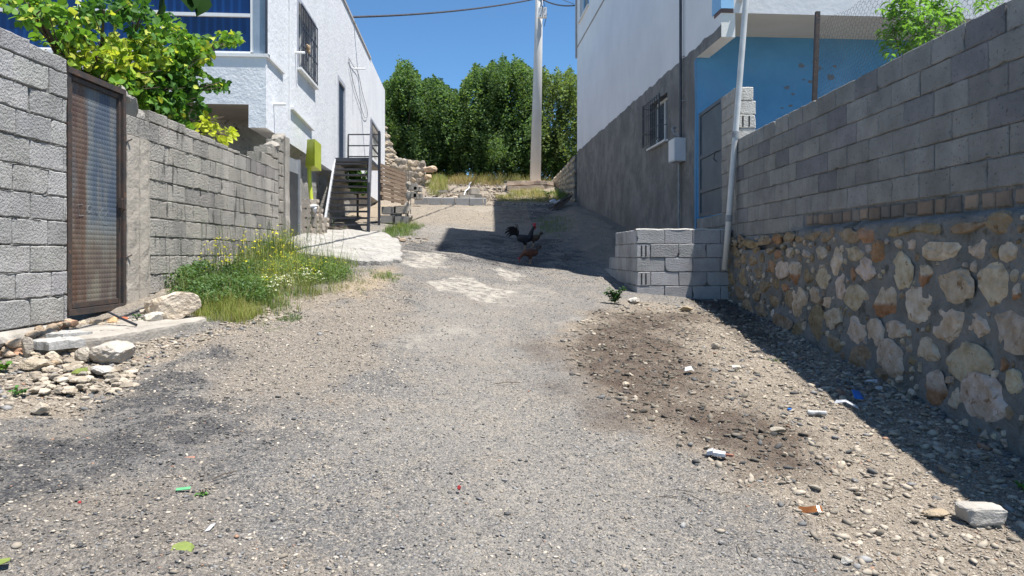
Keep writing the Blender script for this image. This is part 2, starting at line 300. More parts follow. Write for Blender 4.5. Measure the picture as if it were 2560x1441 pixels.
def ground_mat():
    m = bpy.data.materials.new('ground'); m.use_nodes = True; n = m.node_tree.nodes; L = m.node_tree.links; b = n['Principled BSDF']
    b.inputs['Roughness'].default_value = .95; b.inputs['Specular IOR Level'].default_value = .15
    geo = n.new('ShaderNodeNewGeometry')
    def at(nm):
        a = n.new('ShaderNodeAttribute'); a.attribute_name = nm; s = n.new('ShaderNodeSeparateColor'); L.new(a.outputs[0], s.inputs[0]); return s.outputs
    A, B = at('ma'), at('mb')
    def noise(s, d=6):
        q = n.new('ShaderNodeTexNoise'); q.inputs['Scale'].default_value = s; q.inputs['Detail'].default_value = d; q.inputs['Roughness'].default_value = .65; L.new(geo.outputs['Position'], q.inputs[0]); return q.outputs[0]
    def vor(s, dist=.0):
        q = n.new('ShaderNodeTexVoronoi'); q.inputs['Scale'].default_value = s; L.new(geo.outputs['Position'], q.inputs[0]); return q
    def mr(x, a, bb, c=0, d=1):
        q = n.new('ShaderNodeMapRange'); q.inputs[1].default_value = a; q.inputs[2].default_value = bb; q.inputs[3].default_value = c; q.inputs[4].default_value = d; L.new(x, q.inputs[0]); return q.outputs[0]
    def mx(f, a, bb, t='MIX'):
        q = n.new('ShaderNodeMix'); q.data_type = 'RGBA'; q.blend_type = t
        for v, i in ((f, 0), (a, 6), (bb, 7)):
            if hasattr(v, 'links'): L.new(v, q.inputs[i])
            else: q.inputs[i].default_value = v if i == 0 else (*v, 1)
        return q.outputs[2]
    def mul(a, bb):
        q = n.new('ShaderNodeMath'); q.operation = 'MULTIPLY'
        for v, i in ((a, 0), (bb, 1)):
            if hasattr(v, 'links'): L.new(v, q.inputs[i])
            else: q.inputs[i].default_value = v
        return q.outputs[0]
    def ramp(x, st):
        q = n.new('ShaderNodeValToRGB'); e = q.color_ramp.elements; q.color_ramp.interpolation = 'CONSTANT'
        while len(e) < len(st): e.new(.5)
        for k, (p, c) in enumerate(st): e[k].position = p; e[k].color = (*c, 1)
        L.new(x, q.inputs[0]); return q.outputs[0]
    v1, v2 = vor(75), vor(150)
    def chan(v): s = n.new('ShaderNodeSeparateColor'); L.new(v.outputs['Color'], s.inputs[0]); return s.outputs
    c1, c2 = chan(v1), chan(v2)
    asph = mx(mr(noise(1.3), .35, .65), (.27, .25, .228), (.19, .182, .175)); asph = mx(mr(noise(2.3, 10), .48, .62, 0, .85), asph, (.37, .315, .25))
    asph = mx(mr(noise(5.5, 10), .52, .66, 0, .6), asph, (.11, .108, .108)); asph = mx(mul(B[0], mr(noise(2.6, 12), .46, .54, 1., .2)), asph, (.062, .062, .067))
    asph = mx(mul(B[2], mr(noise(3.1, 9), .3, .6, .35, .9)), asph, (.335, .305, .265))
    chips = ramp(c1[0], [(0, (.08, .08, .082)), (.2, (.14, .138, .136)), (.42, (.22, .212, .205)), (.66, (.33, .295, .245)), (.88, (.5, .45, .37))])
    chips2 = ramp(c2[0], [(0, (.07, .07, .072)), (.25, (.13, .128, .125)), (.48, (.21, .2, .19)), (.72, (.34, .3, .245)), (.9, (.52, .46, .38))])
    inv = mul(mr(B[0], 0, 1, 1, .45), mr(B[2], 0, 1, 1, .6)); asph = mx(mul(inv, mr(c1[1], .5, .52, 0, .72)), asph, chips); asph = mx(mul(inv, mr(c2[1], .4, .42, 0, .65)), asph, chips2)
    dirt = mx(mr(noise(2.5), .35, .65), (.33, .272, .21), (.22, .18, .137)); 
    dch = ramp(c1[0], [(0, (.14, .12, .10)), (.2, (.24, .2, .16)), (.45, (.31, .265, .215)), (.7, (.40, .35, .29)), (.92, (.52, .47, .40))])
    dirt = mx(mr(c1[1], .35, .37, 0, .65), dirt, dch); dirt = mx(mr(c2[1], .55, .57, 0, .5), dirt, (.37, .32, .26))
    col = mx(A[0], asph, dirt)
    col = mx(mul(B[1], .6), col, (.44, .34, .22))
    thin = mul(mr(A[2], .25, .75), mr(noise(9, 12), .42, .54)); col = mx(thin, col, mx(mr(noise(5), .35, .65), (.50, .46, .40), (.38, .345, .29)))
    grime = mx(mr(noise(6), .3, .7), (.07, .05, .042), (.13, .095, .07)); col = mx(mul(A[1], mr(noise(9, 8), .25, .6, .45, .92)), col, grime)
    L.new(col, b.inputs['Base Color'])
    bp = n.new('ShaderNodeBump'); bp.inputs['Strength'].default_value = 1.; bp.inputs['Distance'].default_value = .012; bp.invert = True; L.new(v1.outputs['Distance'], bp.inputs['Height'])
    b2 = n.new('ShaderNodeBump'); b2.inputs['Strength'].default_value = .9; b2.inputs['Distance'].default_value = .02; L.new(noise(60, 8), b2.inputs['Height']); L.new(bp.outputs[0], b2.inputs['Normal'])
    L.new(b2.outputs[0], b.inputs['Normal']); return m
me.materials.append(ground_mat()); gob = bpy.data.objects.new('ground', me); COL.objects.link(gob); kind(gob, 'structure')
def nearg(n_, y0, y1, p=1.6):
    y = y0+(y1-y0)*rg.random(n_)**p; x = rg.uniform(-1, 1, n_)*np.minimum(3.55, y*.72+.2); return x, y
# ---- gravel: loose chips
TG = []
for k in range(14):
    v, f = rockshape(100+k, 1, 8, .6); TG.append((v*np.array([1.1, rnd.uniform(.55, .95), rnd.uniform(.35, .65)]), f))
def gravel(x, y, size, seed, tp=None):
    r = np.random.default_rng(seed); n_ = len(x); d, st, du, dk, oc = masks(x, y)
    keep = r.random(n_) < np.clip(.50+.5*d+.25*dk-.75*du, .05, 1)
    keep &= ~((x < -3.45) & (y > 4.9)); keep &= x < 3.12
    x, y, d, st, dk, du, size = x[keep], y[keep], d[keep], st[keep], dk[keep], du[keep], size[keep]; n_ = len(x)
    grey = (.09+.24*r.random(n_)**1.4)[:, None]*(1-.5*dk)[:, None]*np.array([1, .98, .96]); tan = r.uniform(.22, .50, n_)[:, None]*np.array([1, .87, .70])
    pt_ = np.clip(.30+.55*d-.10*dk+.5*(fbm(x*1.2, y*1.2, 88)-.5), 0, 1); c = np.where((r.random(n_) < pt_)[:, None], tan, grey)
    c = np.where((r.random(n_) < .012)[:, None], np.array([.36, .22, .15]), c)
    if tp is not None: c = np.where((r.random(n_) < tp)[:, None], r.uniform(.34, .62, (n_, 1))*np.array([1, .88, .73]), (.05+.10*r.random(n_))[:, None]*np.array([1, 1, 1.03]))
    c = c*(1-.6*st*(r.random(n_) < .85))[:, None]
    z = .026*(dk-.5)+G(x, y)+(fbm(x*2.2, y*2.2, 3)-.5)*.05+(fbm(x*9, y*9, 4)-.5)*(.018+.03*d)+size*.12
    S = size[:, None]*np.c_[np.ones(n_), np.ones(n_), r.uniform(.6, 1.1, n_)]
    return np.c_[x, y, z], rots(n_, .7, r), S, c, r.integers(0, 14, n_)
parts_ = []
for n_, y0, y1, p, s0, s1, sd in ((92000, 2.0, 12, 1.5, .0035, .0105, 1), (18000, 2.0, 14, 1.3, .007, .016, 2), (15000, 11, 25.5, 1.2, .008, .021, 3), (1100, 2.0, 25, 1.3, .014, .028, 4), (7000, 25.2, 31, 1, .02, .06, 5)):
    x, y = nearg(n_, y0, y1, p); s_ = s0+(s1-s0)*rg.random(n_)**2.2; parts_.append(gravel(x, y, s_, sd))
# extra larger stones in the right-hand dirt and by the gate
n_ = 8500; x = rg.uniform(.3, 3.15, n_); y = 2.4+8.1*rg.random(n_)**1.3; k = sdf(np.c_[x, y], PG_dirtR) > 0
parts_.append(gravel(x[k], y[k], (.009+.030*rg.random(n_)**3)[k], 6))
n_ = 5000; x = rg.uniform(-3.5, -1.5, n_); y = rg.uniform(4, 7, n_); k = sdf(np.c_[x, y], PG_dirtL) > 0
parts_.append(gravel(x[k], y[k], (.008+.028*rg.random(n_)**2.5)[k], 7))
n_ = 1800; x = 3.15-.75*rg.random(n_)**1.2; y = rg.uniform(3.3, 10.2, n_); parts_.append(gravel(x, y, .012+.04*rg.random(n_)**3, 8))
n_ = 38000; x = rg.uniform(-3.5, .6, n_); y = 2.0+7.8*rg.random(n_)**1.3; q = np.clip(.45*(sdf(np.c_[x, y], PG_chips) > -.5)+.16+.8*(fbm(x*1.4, y*1.4, 99)-.5)-.15*(x > -.8), 0, 1); k = rg.random(n_) < q
parts_.append(gravel(x[k], y[k], (.0045+.011*rg.random(n_)**2)[k], 9, .66))
pos, R, S, c, tid = [np.concatenate(q) for q in zip(*parts_)]
kind(scatter('gravel', TG, M_gravel, pos, R, S, c, tid), 'stuff')
# ================================================================ BLOCK WALLS
def bshape(mb, O, u, n_, s0, s1, z0, z1, dep, col, r, hollow=False, bev=.007):
    """one block: O origin, u along wall, n_ outward normal"""
    k = 7; ring = []
    for i in range(k): ring.append((s0+(s1-s0)*i/(k-1), z0))
    for i in range(1, 4): ring.append((s1, z0+(z1-z0)*i/3))
    for i in range(1, k): ring.append((s1-(s1-s0)*i/(k-1), z1))
    for i in range(1, 3): ring.append((s0, z1-(z1-z0)*i/3))
    cs, cz = (s0+s1)/2, (z0+z1)/2; m = len(ring); off = r.uniform(-.004, .005); V = []
    def pt(s, z, d): return (O[0]+u[0]*s+n_[0]*d, O[1]+u[1]*s+n_[1]*d, z)
    jit = [(r.uniform(-.004, .004), r.uniform(-.004, .004)) for _ in ring]
    if r.random() < .35: q = r.randrange(m); jit[q] = ((cs-ring[q][0])*.10, (cz-ring[q][1])*.16)
    for (s, z), (a, b) in zip(ring, jit): V.append(pt(s+a*.4, z+b*.4, -dep))
    for (s, z), (a, b) in zip(ring, jit): V.append(pt(s+a, z+b, off-bev))
    for (s, z), (a, b) in zip(ring, jit):
        V.append(pt(s+a+(bev if s < cs else -bev)*(abs(s-cs) > (s1-s0)*.45), z+b+(bev if z < cz else -bev)*(abs(z-cz) > (z1-z0)*.4), off))
    F_ = [(i, (i+1) % m, m+(i+1) % m, m+i) for i in range(m)]+[(m+i, m+(i+1) % m, 2*m+(i+1) % m, 2*m+i) for i in range(m)]+[tuple(range(2*m, 3*m))]
    mb.add(V, F_, col)
    if hollow:  # core openings are flat dark strips, cavity shade put into the colour
        for q in (.3, .62):
            ss = s0+(s1-s0)*q
            mb.add([pt(ss, z0+.015, off+.002), pt(ss+.022, z0+.015, off+.002), pt(ss+.022, z1-.02, off+.002), pt(ss, z1-.02, off+.002)], [(0, 1, 2, 3)], (.12, .12, .12))
def courses(mb, O, u, n_, zs, ext, L=.4, gap=.009, dep=.19, seed=1, var=.12, tint=None, top=None, ends=None):
    r = random.Random(seed)
    for k in range(len(zs)-1):
        z1, z0 = zs[k], zs[k+1]; e = ext[k] if isinstance(ext, list) else ext
        s = e[0]-(.2 if k % 2 else 0)*(1 if ends is None else 0)+r.uniform(-.03, .03)*(ends is None)
        if ends and k % 2: b = [e[0], e[0]+.2]; s = e[0]+.2
        else: b = [max(s, e[0])]
        while s < e[1]-.02: s += L+r.uniform(-.006, .006); b.append(min(s, e[1]))
        for i in range(len(b)-1):
            if b[i+1]-b[i] < .035: continue
            g = 1+r.uniform(-var, var); t = (g, g*r.uniform(.985, 1.0), g*r.uniform(.96, 1.0))
            if tint and r.random() < .2: t = tuple(a*b_ for a, b_ in zip(t, tint))
            zt = min(z1, top((b[i]+b[i+1])/2)) if top and k == 0 else z1
            big = gap+(.022 if r.random() < .05 else 0)
            bshape(mb, O, u, n_, b[i]+gap/2, b[i+1]-big/2, z0+gap*.6, zt-gap*.3, dep, t, r, hollow=(ends is not None and i == 0 and k % 2 == 1))
UY = (0, 1, 0)
def wallcore(mb, x0, x1, y0, y1, z0, z1): mb.box((x0, y0, z0), (x1, y1, z1))
def mortarblobs(mb, O, u, n_, zs, s0, s1, seed, amt=1.):
    r = random.Random(seed)
    for z in zs[1:-1]:
        s = s0
        while s < s1:
            l = r.uniform(.05, .3)
            if r.random() < .62*amt:
                m_ = 5; V = []; h = r.uniform(.005, .012)
                for i in range(m_+1):
                    ss = min(s+l*i/m_, s1); zz = z+r.uniform(-.005, .003); hh = h*r.uniform(.5, 1)
                    V += [(O[0]+u[0]*ss-n_[0]*.01, O[1]+u[1]*ss-n_[1]*.01, zz+hh*.6), (O[0]+u[0]*ss+n_[0]*r.uniform(-.003, .007), O[1]+u[1]*ss+n_[1]*r.uniform(-.003, .007), zz), (O[0]+u[0]*ss-n_[0]*.01, O[1]+u[1]*ss-n_[1]*.01, zz-hh)]
                mb.add(V, [(i*3+a, i*3+3+a, i*3+4+a, i*3+1+a) for i in range(m_) for a in (0, 1)])
            s += l+r.uniform(0, .12)
# --- near left wall
zs = [1.66, 1.457, 1.255, 1.06, .865, .66, .46, .266, .07, -.135, -.33, -.54]
t = thing('block_wall', 'nearest grey concrete block wall, left of the rusty gate', 'wall', (-3.7, 5, -.8))
mb = MB(); courses(mb, (-3.6, 0, 0), UY, (1, 0), zs, (2.6, 5.835), seed=3, gap=.012, tint=(.86, .86, .88), top=lambda s: 1.60+.02*math.sin(s*3)); mb.build('blocks', M_block, t)
mb = MB(); wallcore(mb, -3.79, -3.616, 2.6, 5.82, -1.2, 1.57); mortarblobs(mb, (-3.602, 0, 0), UY, (1, 0), zs, 2.7, 5.8, 5); mb.build('mortar', M_mortar, t)
mb = MB(); V = []; nn = 90
for i in range(nn):
    y = 2.6+3.24*i/(nn-1)
    for (x, z) in ((-3.60, -.545), (-3.585+.03*vn(y*9, 1, 3), -.575), (-3.58+.06*vn(y*11, 2, 3), -.62), (-3.58+.09*vn(y*8, 5, 3)-.10*(vn(y*5, 9, 2) > .6), -.68), (-3.56+.09*vn(y*10, 7, 3)-.14*(vn(y*5, 9, 2) > .55), -.74), (-3.50+.05*vn(y*6, 8, 3), -.95), (-3.75, -1.2), (-3.75, -.545)): V.append((x, y, z))
mb.add(V, [(i*8+j, (i+1)*8+j, (i+1)*8+j+1, i*8+j+1) for i in range(nn-1) for j in range(7)]+[tuple(range((nn-1)*8, nn*8)), tuple(range(8))[::-1]])
mb.build('footing', M_conc, t)
# --- gate
t = thing('metal_gate', 'rusty embossed sheet metal gate with chalk marks between block walls', 'gate', (-3.66, 6.27, -.5))
mb = MB(); x = -3.64; y0, y1, z0, z1 = 5.84, 6.70, -.50, 1.53
mb.box((x-.03, y0, z1-.05), (x+.05, y1, z1)); mb.box((x-.03, y1-.045, z0+.05), (x+.05, y1, z1-.052)); mb.box((x-.03, y0, z0), (x+.05, y1, z0+.05)); mb.box((x-.03, y0, z0+.052), (x+.04, y0+.04, z1-.052))
mb.build('frame', M_rust, t)
mb = MB(); mb.box((x-.02, y0+.042, z0+.055), (x+.028, y0+.075, z1-.055)); mb.box((x-.02, y1-.085, z0+.055), (x+.028, y1-.052, z1-.055)); mb.box((x-.02, y0+.08, z1-.095), (x+.028, y1-.09, z1-.058)); mb.box((x-.02, y0+.08, z0+.058), (x+.028, y1-.09, z0+.1))
mb.build('leaf_frame', M_rust, t)
def gatemat():
    m = mat('gate_panel', (.16, .185, .20), .6, (.10, .12, .145), 3, 0, 1, spec=.3); n = m.node_tree.nodes; L = m.node_tree.links; b = n['Principled BSDF']
    base = b.inputs['Base Color'].links[0].from_socket
    geo = n.new('ShaderNodeNewGeometry'); sp = n.new('ShaderNodeSeparateXYZ'); L.new(geo.outputs['Position'], sp.inputs[0])
    def math_(op, a, bb):
        q = n.new('ShaderNodeMath'); q.operation = op
        for v, i in ((a, 0), (bb, 1)):
            if hasattr(v, 'links'): L.new(v, q.inputs[i])
            else: q.inputs[i].default_value = v
        return q.outputs[0]
    def mr(x, a, bb, c=0, d=1):
        q = n.new('ShaderNodeMapRange'); q.interpolation_type = 'SMOOTHSTEP'; q.inputs[1].default_value = a; q.inputs[2].default_value = bb; q.inputs[3].default_value = c; q.inputs[4].default_value = d; L.new(x, q.inputs[0]); return q.outputs[0]
    def noise(s, st):
        mp = n.new('ShaderNodeMapping'); mp.inputs['Scale'].default_value = st; L.new(geo.outputs['Position'], mp.inputs[0])
        q = n.new('ShaderNodeTexNoise'); q.inputs['Scale'].default_value = s; q.inputs['Detail'].default_value = 6; L.new(mp.outputs[0], q.inputs[0]); return q.outputs[0]
    def mx(f, a, bb):
        q = n.new('ShaderNodeMix'); q.data_type = 'RGBA'
        for v, i in ((f, 0), (a, 6), (bb, 7)):
            if hasattr(v, 'links'): L.new(v, q.inputs[i])
            else: q.inputs[i].default_value = v if i == 0 else (*v, 1)
        return q.outputs[2]
    yy = math_('ADD', sp.outputs[1], math_('MULTIPLY', math_('SUBTRACT', noise(3, (1, 1, .6)), .5), .16)); zz = math_('ADD', sp.outputs[2], math_('MULTIPLY', math_('SUBTRACT', noise(4, (1, 1, 1)), .5), .5))
    band = math_('MULTIPLY', mr(yy, 5.90, 5.95), mr(yy, 6.19, 6.13))
    blu = math_('MULTIPLY', mr(yy, 6.2, 6.30), mr(zz, .25, .5))
    low = mr(zz, .35, .0)
    c = mx(math_('MULTIPLY', blu, .65), base, (.06, .085, .13))
    c = mx(math_('MULTIPLY', mr(noise(7, (1, 1, .25)), .42, .6), .35), c, (.26, .24, .19))
    c = mx(math_('MULTIPLY', low, .7), c, mx(mr(noise(6, (1, 1, .4)), .35, .65), (.12, .075, .05), (.20, .17, .12)))
    c = mx(math_('MULTIPLY', band, mr(noise(9, (1, 1, .2)), .3, .55, .35, .85)), c, mx(mr(noise(12, (1, 1, .3)), .4, .6), (.088, .045, .03), (.125, .075, .05)))
    L.new(c, b.inputs['Base Color'])
    k = 2*math.pi/.085; s1 = math_('SINE', math_('MULTIPLY', sp.outputs[1], k), 0); s2 = math_('SINE', math_('MULTIPLY', sp.outputs[2], k), 0)
    h = math_('MULTIPLY', math_('ABSOLUTE', s1, 0), math_('ABSOLUTE', s2, 0))
    bp = n.new('ShaderNodeBump'); bp.inputs['Strength'].default_value = .6; bp.inputs['Distance'].default_value = .005; L.new(h, bp.inputs['Height']); L.new(bp.outputs[0], b.inputs['Normal']); return m
mb = MB(); mb.box((x-.015, y0+.076, z0+.101), (x+.005, y1-.086, z1-.096)); mb.build('panel', gatemat(), t)
M_chalk = mat('chalk', (.28, .30, .30), .9, (.16, .18, .19), 60, 0)
mb = MB(); gx = x+.009
def gpt(px_, py_): Yg = gx*F/(px_-CX); return Vector((gx, Yg, -(py_-HY)/F*Yg))
for st in ([(196, 512), (198, 540)], [(196, 512), (207, 511)], [(197, 540), (210, 539)], [(224, 513), (219, 519), (217, 527), (221, 532), (227, 530), (229, 522), (227, 515), (224, 513)], [(240, 523), (240, 532), (244, 540)], [(248, 541), (252, 530), (258, 521)], [(262, 541), (267, 533), (271, 528)], [(242, 572), (243, 574)], [(258, 560), (259, 585)], [(259, 560), (269, 562)]):
    mb.tube([gpt(*p) for p in st], .0014, 4)
mb.build('chalk_mark', M_chalk, t)
mb = MB(); p = gpt(293, 492); mb.box((x+.03, p.y-.02, .43), (x+.055, p.y+.015, .52)); mb.tube([(x+.04, p.y, .50), (x+.085, p.y-.02, .50), (x+.09, p.y-.02, .42), (x+.05, p.y, .38)], .006, 6); mb.build('latch', M_rust, t)
for z in (-.03, 1.05):
    mb = MB(); mb.tube([(x+.05, y1, z), (x+.09, y1+.03, z+.03)], .008, 6); mb.build('bolt', M_rust, t)
# --- gate column
t = thing('gate_column', 'beige concrete gate column topped with broken blocks', 'column', (-3.7, 6.93, -.5))
mb = MB(); rr = random.Random(4)
V = []; ZZ = np.linspace(-.75, 1.12, 24)
for z in ZZ:
    for (a, b) in ((-3.9, 6.705), (-3.585, 6.705), (-3.57, 6.80), (-3.572, 6.89), (-3.60, 6.90), (-3.60, 6.915), (-3.575, 6.925), (-3.57, 7.05), (-3.59, 7.14), (-3.9, 7.15)): V.append((a+rr.uniform(-.004, .004), b+rr.uniform(-.003, .003), z))
mb.add(V, [(i*10+j, i*10+(j+1) % 10, (i+1)*10+(j+1) % 10, (i+1)*10+j) for i in range(23) for j in range(10)]+[tuple(range(230, 240))])
mb.build('shaft', mat('cast_concrete', (.47, .42, .355), .93, (.37, .33, .28), 3, .5, 30, stretch=.3, c3=(.27, .25, .225), v3=7, t3=.6), t)
mb = MB(); r = random.Random(8)
for (a, b, z0, z1) in ((6.705, 6.85, 1.125, 1.31), (6.86, 7.14, 1.125, 1.31)): bshape(mb, (-3.59, 0, 0), UY, (1, 0), a, b, z0, z1, .3, (1, 1, 1), r)
for (c_, rr_, s_) in (((-3.72, 6.86, 1.43), (.15, .18, .16), 5), ((-3.74, 7.05, 1.36), (.13, .16, .10), 7), ((-3.70, 6.78, 1.50), (.12, .1, .09), 9)): mb.rock(c_, rr_, s_, 3, 0)
mb.build('broken_block', M_blockold, t)
# --- second left wall
zs = [1.50, 1.317, 1.125, .935, .745, .555, .365, .175, -.015, -.205, -.395, -.6]
t = thing('block_wall', 'weathered block wall with dark drip stains between gate column and corrugated gate', 'wall', (-3.7, 9.2, -.2))
topz = lambda s: 1.45-.04*(s-7.15)
mb = MB(); courses(mb, (-3.6, 0, 0), UY, (1, 0), zs, (7.155, 11.12), seed=13, gap=.012, top=topz, tint=(.8, .8, .82), var=.09); mb.build('blocks', M_blockold, t)
mb = MB(); wallcore(mb, -3.79, -3.616, 7.16, 11.1, -.8, 1.26); mortarblobs(mb, (-3.602, 0, 0), UY, (1, 0), zs, 7.2, 11.1, 6, 1.1); mb.build('mortar', M_mortar, t)
t = thing('end_pillar', 'crumbling block and concrete pillar ending the left wall', 'pillar', (-3.7, 11.3, .1))
mb = MB(); r = random.Random(18)
for k, z in enumerate(np.arange(-.1, 1.75, .19)): bshape(mb, (-3.6, 0, 0), UY, (1, 0), 11.13 if k % 2 else 11.13, 11.36, z, z+.18, .2, (.9, .88, .85), r, bev=.012)
for (a, b, z0, z1) in ((10.35, 10.52, 1.30, 1.49), (10.53, 10.80, 1.29, 1.48), (10.81, 11.12, 1.27, 1.46), (10.86, 11.12, 1.47, 1.66), (10.62, 10.86, 1.49, 1.60)): bshape(mb, (-3.61, 0, 0), UY, (1, 0), a, b, z0, z1, .2, (.95, .93, .9), r, bev=.012)
mb.build('blocks', M_blockold, t)
mb = MB(); V = []
for z in np.linspace(-.1, 1.86, 20):
    w_ = .02*vn(z*6, 3, 9)
    for (a, b) in ((-3.85, 11.37), (-3.59+w_, 11.37), (-3.57+w_, 11.45), (-3.58+w_, 11.56), (-3.85, 11.56)): V.append((a, b, z))
mb.add(V, [(i*5+j, i*5+(j+1) % 5, (i+1)*5+(j+1) % 5, (i+1)*5+j) for i in range(19) for j in range(5)]+[tuple(range(95, 100))])
for q, (yy, zz_) in enumerate(((11.45, 1.86), (11.3, 1.80), (11.05, 1.66))): mb.rock((-3.7, yy, zz_), (.14, .13, .09), 30+q, 3, 0)
mb.build('concrete_edge', M_conc, t)
mb = MB(); V = []; n_ = 64; x = -3.66
for i in range(n_*4+1):
    z = .17+1.2*i/(n_*4); dx = .014*math.sin(i*math.pi/2*1.0); V += [(x+dx, 11.60, z), (x+dx, 12.28, z)]
mb.add(V, [(2*i, 2*i+1, 2*i+3, 2*i+2) for i in range(n_*4)])
t = thing('corrugated_gate', 'narrow grey corrugated sheet gate beside the end pillar', 'gate', (-3.66, 11.9, .2)); mb.build('sheet', M_galv, t)
mb = MB(); mb.box((-3.69, 11.56, .15), (-3.62, 11.60, 1.62)); mb.box((-3.69, 12.28, .15), (-3.62, 12.32, 1.62)); mb.box((-3.69, 11.6, 1.37), (-3.645, 12.28, 1.6)); mb.build('frame', M_galv, t)
# ================================================================ RIGHT BOUNDARY WALL
def sz(x): return x
zb = [1.64-.2*k for k in range(7)]      # 1.64 .. .44
t = thing('boundary_wall', 'tall right wall of grey blocks on a base of pale stones set in mortar', 'wall', (3.4, 7, -1))
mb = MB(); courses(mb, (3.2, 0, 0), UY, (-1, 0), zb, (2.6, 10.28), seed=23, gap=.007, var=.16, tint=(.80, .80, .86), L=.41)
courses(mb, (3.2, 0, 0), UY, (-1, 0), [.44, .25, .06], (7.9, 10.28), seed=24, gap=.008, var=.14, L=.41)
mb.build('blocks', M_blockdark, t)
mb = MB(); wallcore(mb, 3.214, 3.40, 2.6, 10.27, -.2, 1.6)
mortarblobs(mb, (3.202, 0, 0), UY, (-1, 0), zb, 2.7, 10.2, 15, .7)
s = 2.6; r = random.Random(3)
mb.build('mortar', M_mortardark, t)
mb = MB(); s = 2.6
while s < 7.8:
    l = r.uniform(.11, .2); g = r.uniform(.7, 1.15); bshape(mb, (3.2-.004, 0, 0), UY, (-1, 0), s, s+l, .315+r.uniform(-.01, .01), .42, .12, r.choice([(.85*g, .72*g, .6*g), (.7*g, .6*g, .52*g), (.6*g, .58*g, .55*g)]), r, bev=.01); s += l+r.uniform(.012, .05)
mb.build('small_brick_course', M_rock.copy(), t).data.materials[0] = mat('small_bricks', (.42, .38, .34), .9, (.32, .29, .26), 8, .6, 50, True)
def bx(s, z): return 3.165-.05*vn(s*2.3, z*2.3, 4)-.02*vn(s*7, z*7, 6)-.13*max(0, -.55-z)*(1 if s < 9 else .5)
mb = MB(); V = []; SS = np.arange(2.6, 11.2, .04); ZS = np.arange(-1.7, .33, .04)
for s in SS:
    for z in ZS: V.append((bx(s, z) if z < .29 else 3.21, s, z if s < 7.9 else min(z, .06)))
nz_ = len(ZS); mb.add(V, [(i*nz_+j, i*nz_+j+1, (i+1)*nz_+j+1, (i+1)*nz_+j) for i in range(len(SS)-1) for j in range(nz_-1)])
mb.build('mortar_face', M_mortardark, t, smooth=True)
CT = {'w': (.66, .59, .50), 't': (.40, .33, .235), 'o': (.47, .30, .19), 'b': (.34, .27, .2)}
A1 = '690,430,800,510,t;800,445,890,510,t;945,410,1100,515,t;1100,395,1265,520,o;1315,395,1510,475,t;1530,350,1745,460,t;1830,350,2100,445,t;2120,285,2320,440,t;410,455,465,530,o;500,440,600,510,t;310,480,390,545,t;195,495,290,560,t;610,470,680,520,t;670,570,730,645,w;762,562,850,650,w;890,560,960,770,w;1000,548,1133,655,w;1175,540,1213,605,w;1232,520,1325,695,o;1378,505,1440,565,w;1475,500,1540,570,w;1620,515,1900,645,w;1945,505,2085,655,w;2210,530,2365,675,w;435,570,500,650,o;525,568,590,640,w;620,575,650,610,w;350,570,420,615,t;265,565,320,605,t;450,675,550,800,w;563,685,660,840,x;665,725,728,830,t;762,733,893,885,w;1040,715,1085,820,o;1108,660,1245,815,w;1365,615,1533,875,w;1570,675,1692,865,x;1715,712,1982,988,w;2025,708,2280,1000,w;2335,855,2400,985,x;355,640,425,780,o;240,630,300,700,t;485,835,545,910,o;415,810,470,900,t;928,785,1008,960,w;160,740,235,860,t;275,730,330,800,t;700,885,775,995,w;828,945,900,1030,w;1003,855,1180,1060,w;1217,868,1430,1105,x;1483,905,1700,1140,w;525,900,600,1035,t;585,895,690,1100,w;385,920,490,1030,t;320,820,400,910,t;250,900,330,980,t;865,1030,985,1200,w;708,1050,840,1330,t;1008,1110,1150,1320,w;1192,1125,1303,1345,w;1337,1145,1485,1270,w;1705,1050,1958,1290,w;1983,1065,2115,1285,w;2145,1050,2470,1400,w;460,1075,590,1210,t;595,1150,670,1290,t;900,1240,1000,1380,t;90,560,150,640,t;100,660,150,740,t;70,760,130,850,t;180,620,230,690,t;120,870,200,960,t;200,980,280,1070,t;300,1020,380,1120,t'
A2 = '205,800,355,960,b;393,765,550,970,w;635,748,768,890,w;815,790,1100,1000,w;683,930,828,1155,x;975,995,1240,1280,w;385,935,465,1010,b;583,850,630,905,t;1165,870,1225,945,o;1245,950,1340,1110,w;1253,1180,1310,1260,t'
mb = MB(); ls = []
for src, sc_, ox, oy in ((A1, 3.133, 1800, 440), (A2, 2.574, 2060, 560)):
    for e in src.split(';'):
        a, b, c_, d, k = e.split(','); a, b, c_, d = [float(q)/sc_ for q in (a, b, c_, d)]; a += ox; c_ += ox; b += oy; d += oy
        xw = 3.14; Ya, Yc = F*xw/(a-CX), F*xw/(c_-CX); Ym = (Ya+Yc)/2; zt, zb_ = -(b-HY)/F*Ym, -(d-HY)/F*Ym
        ls.append((Ym, (zt+zb_)/2, abs(Ya-Yc)/2, abs(zt-zb_)/2, k))
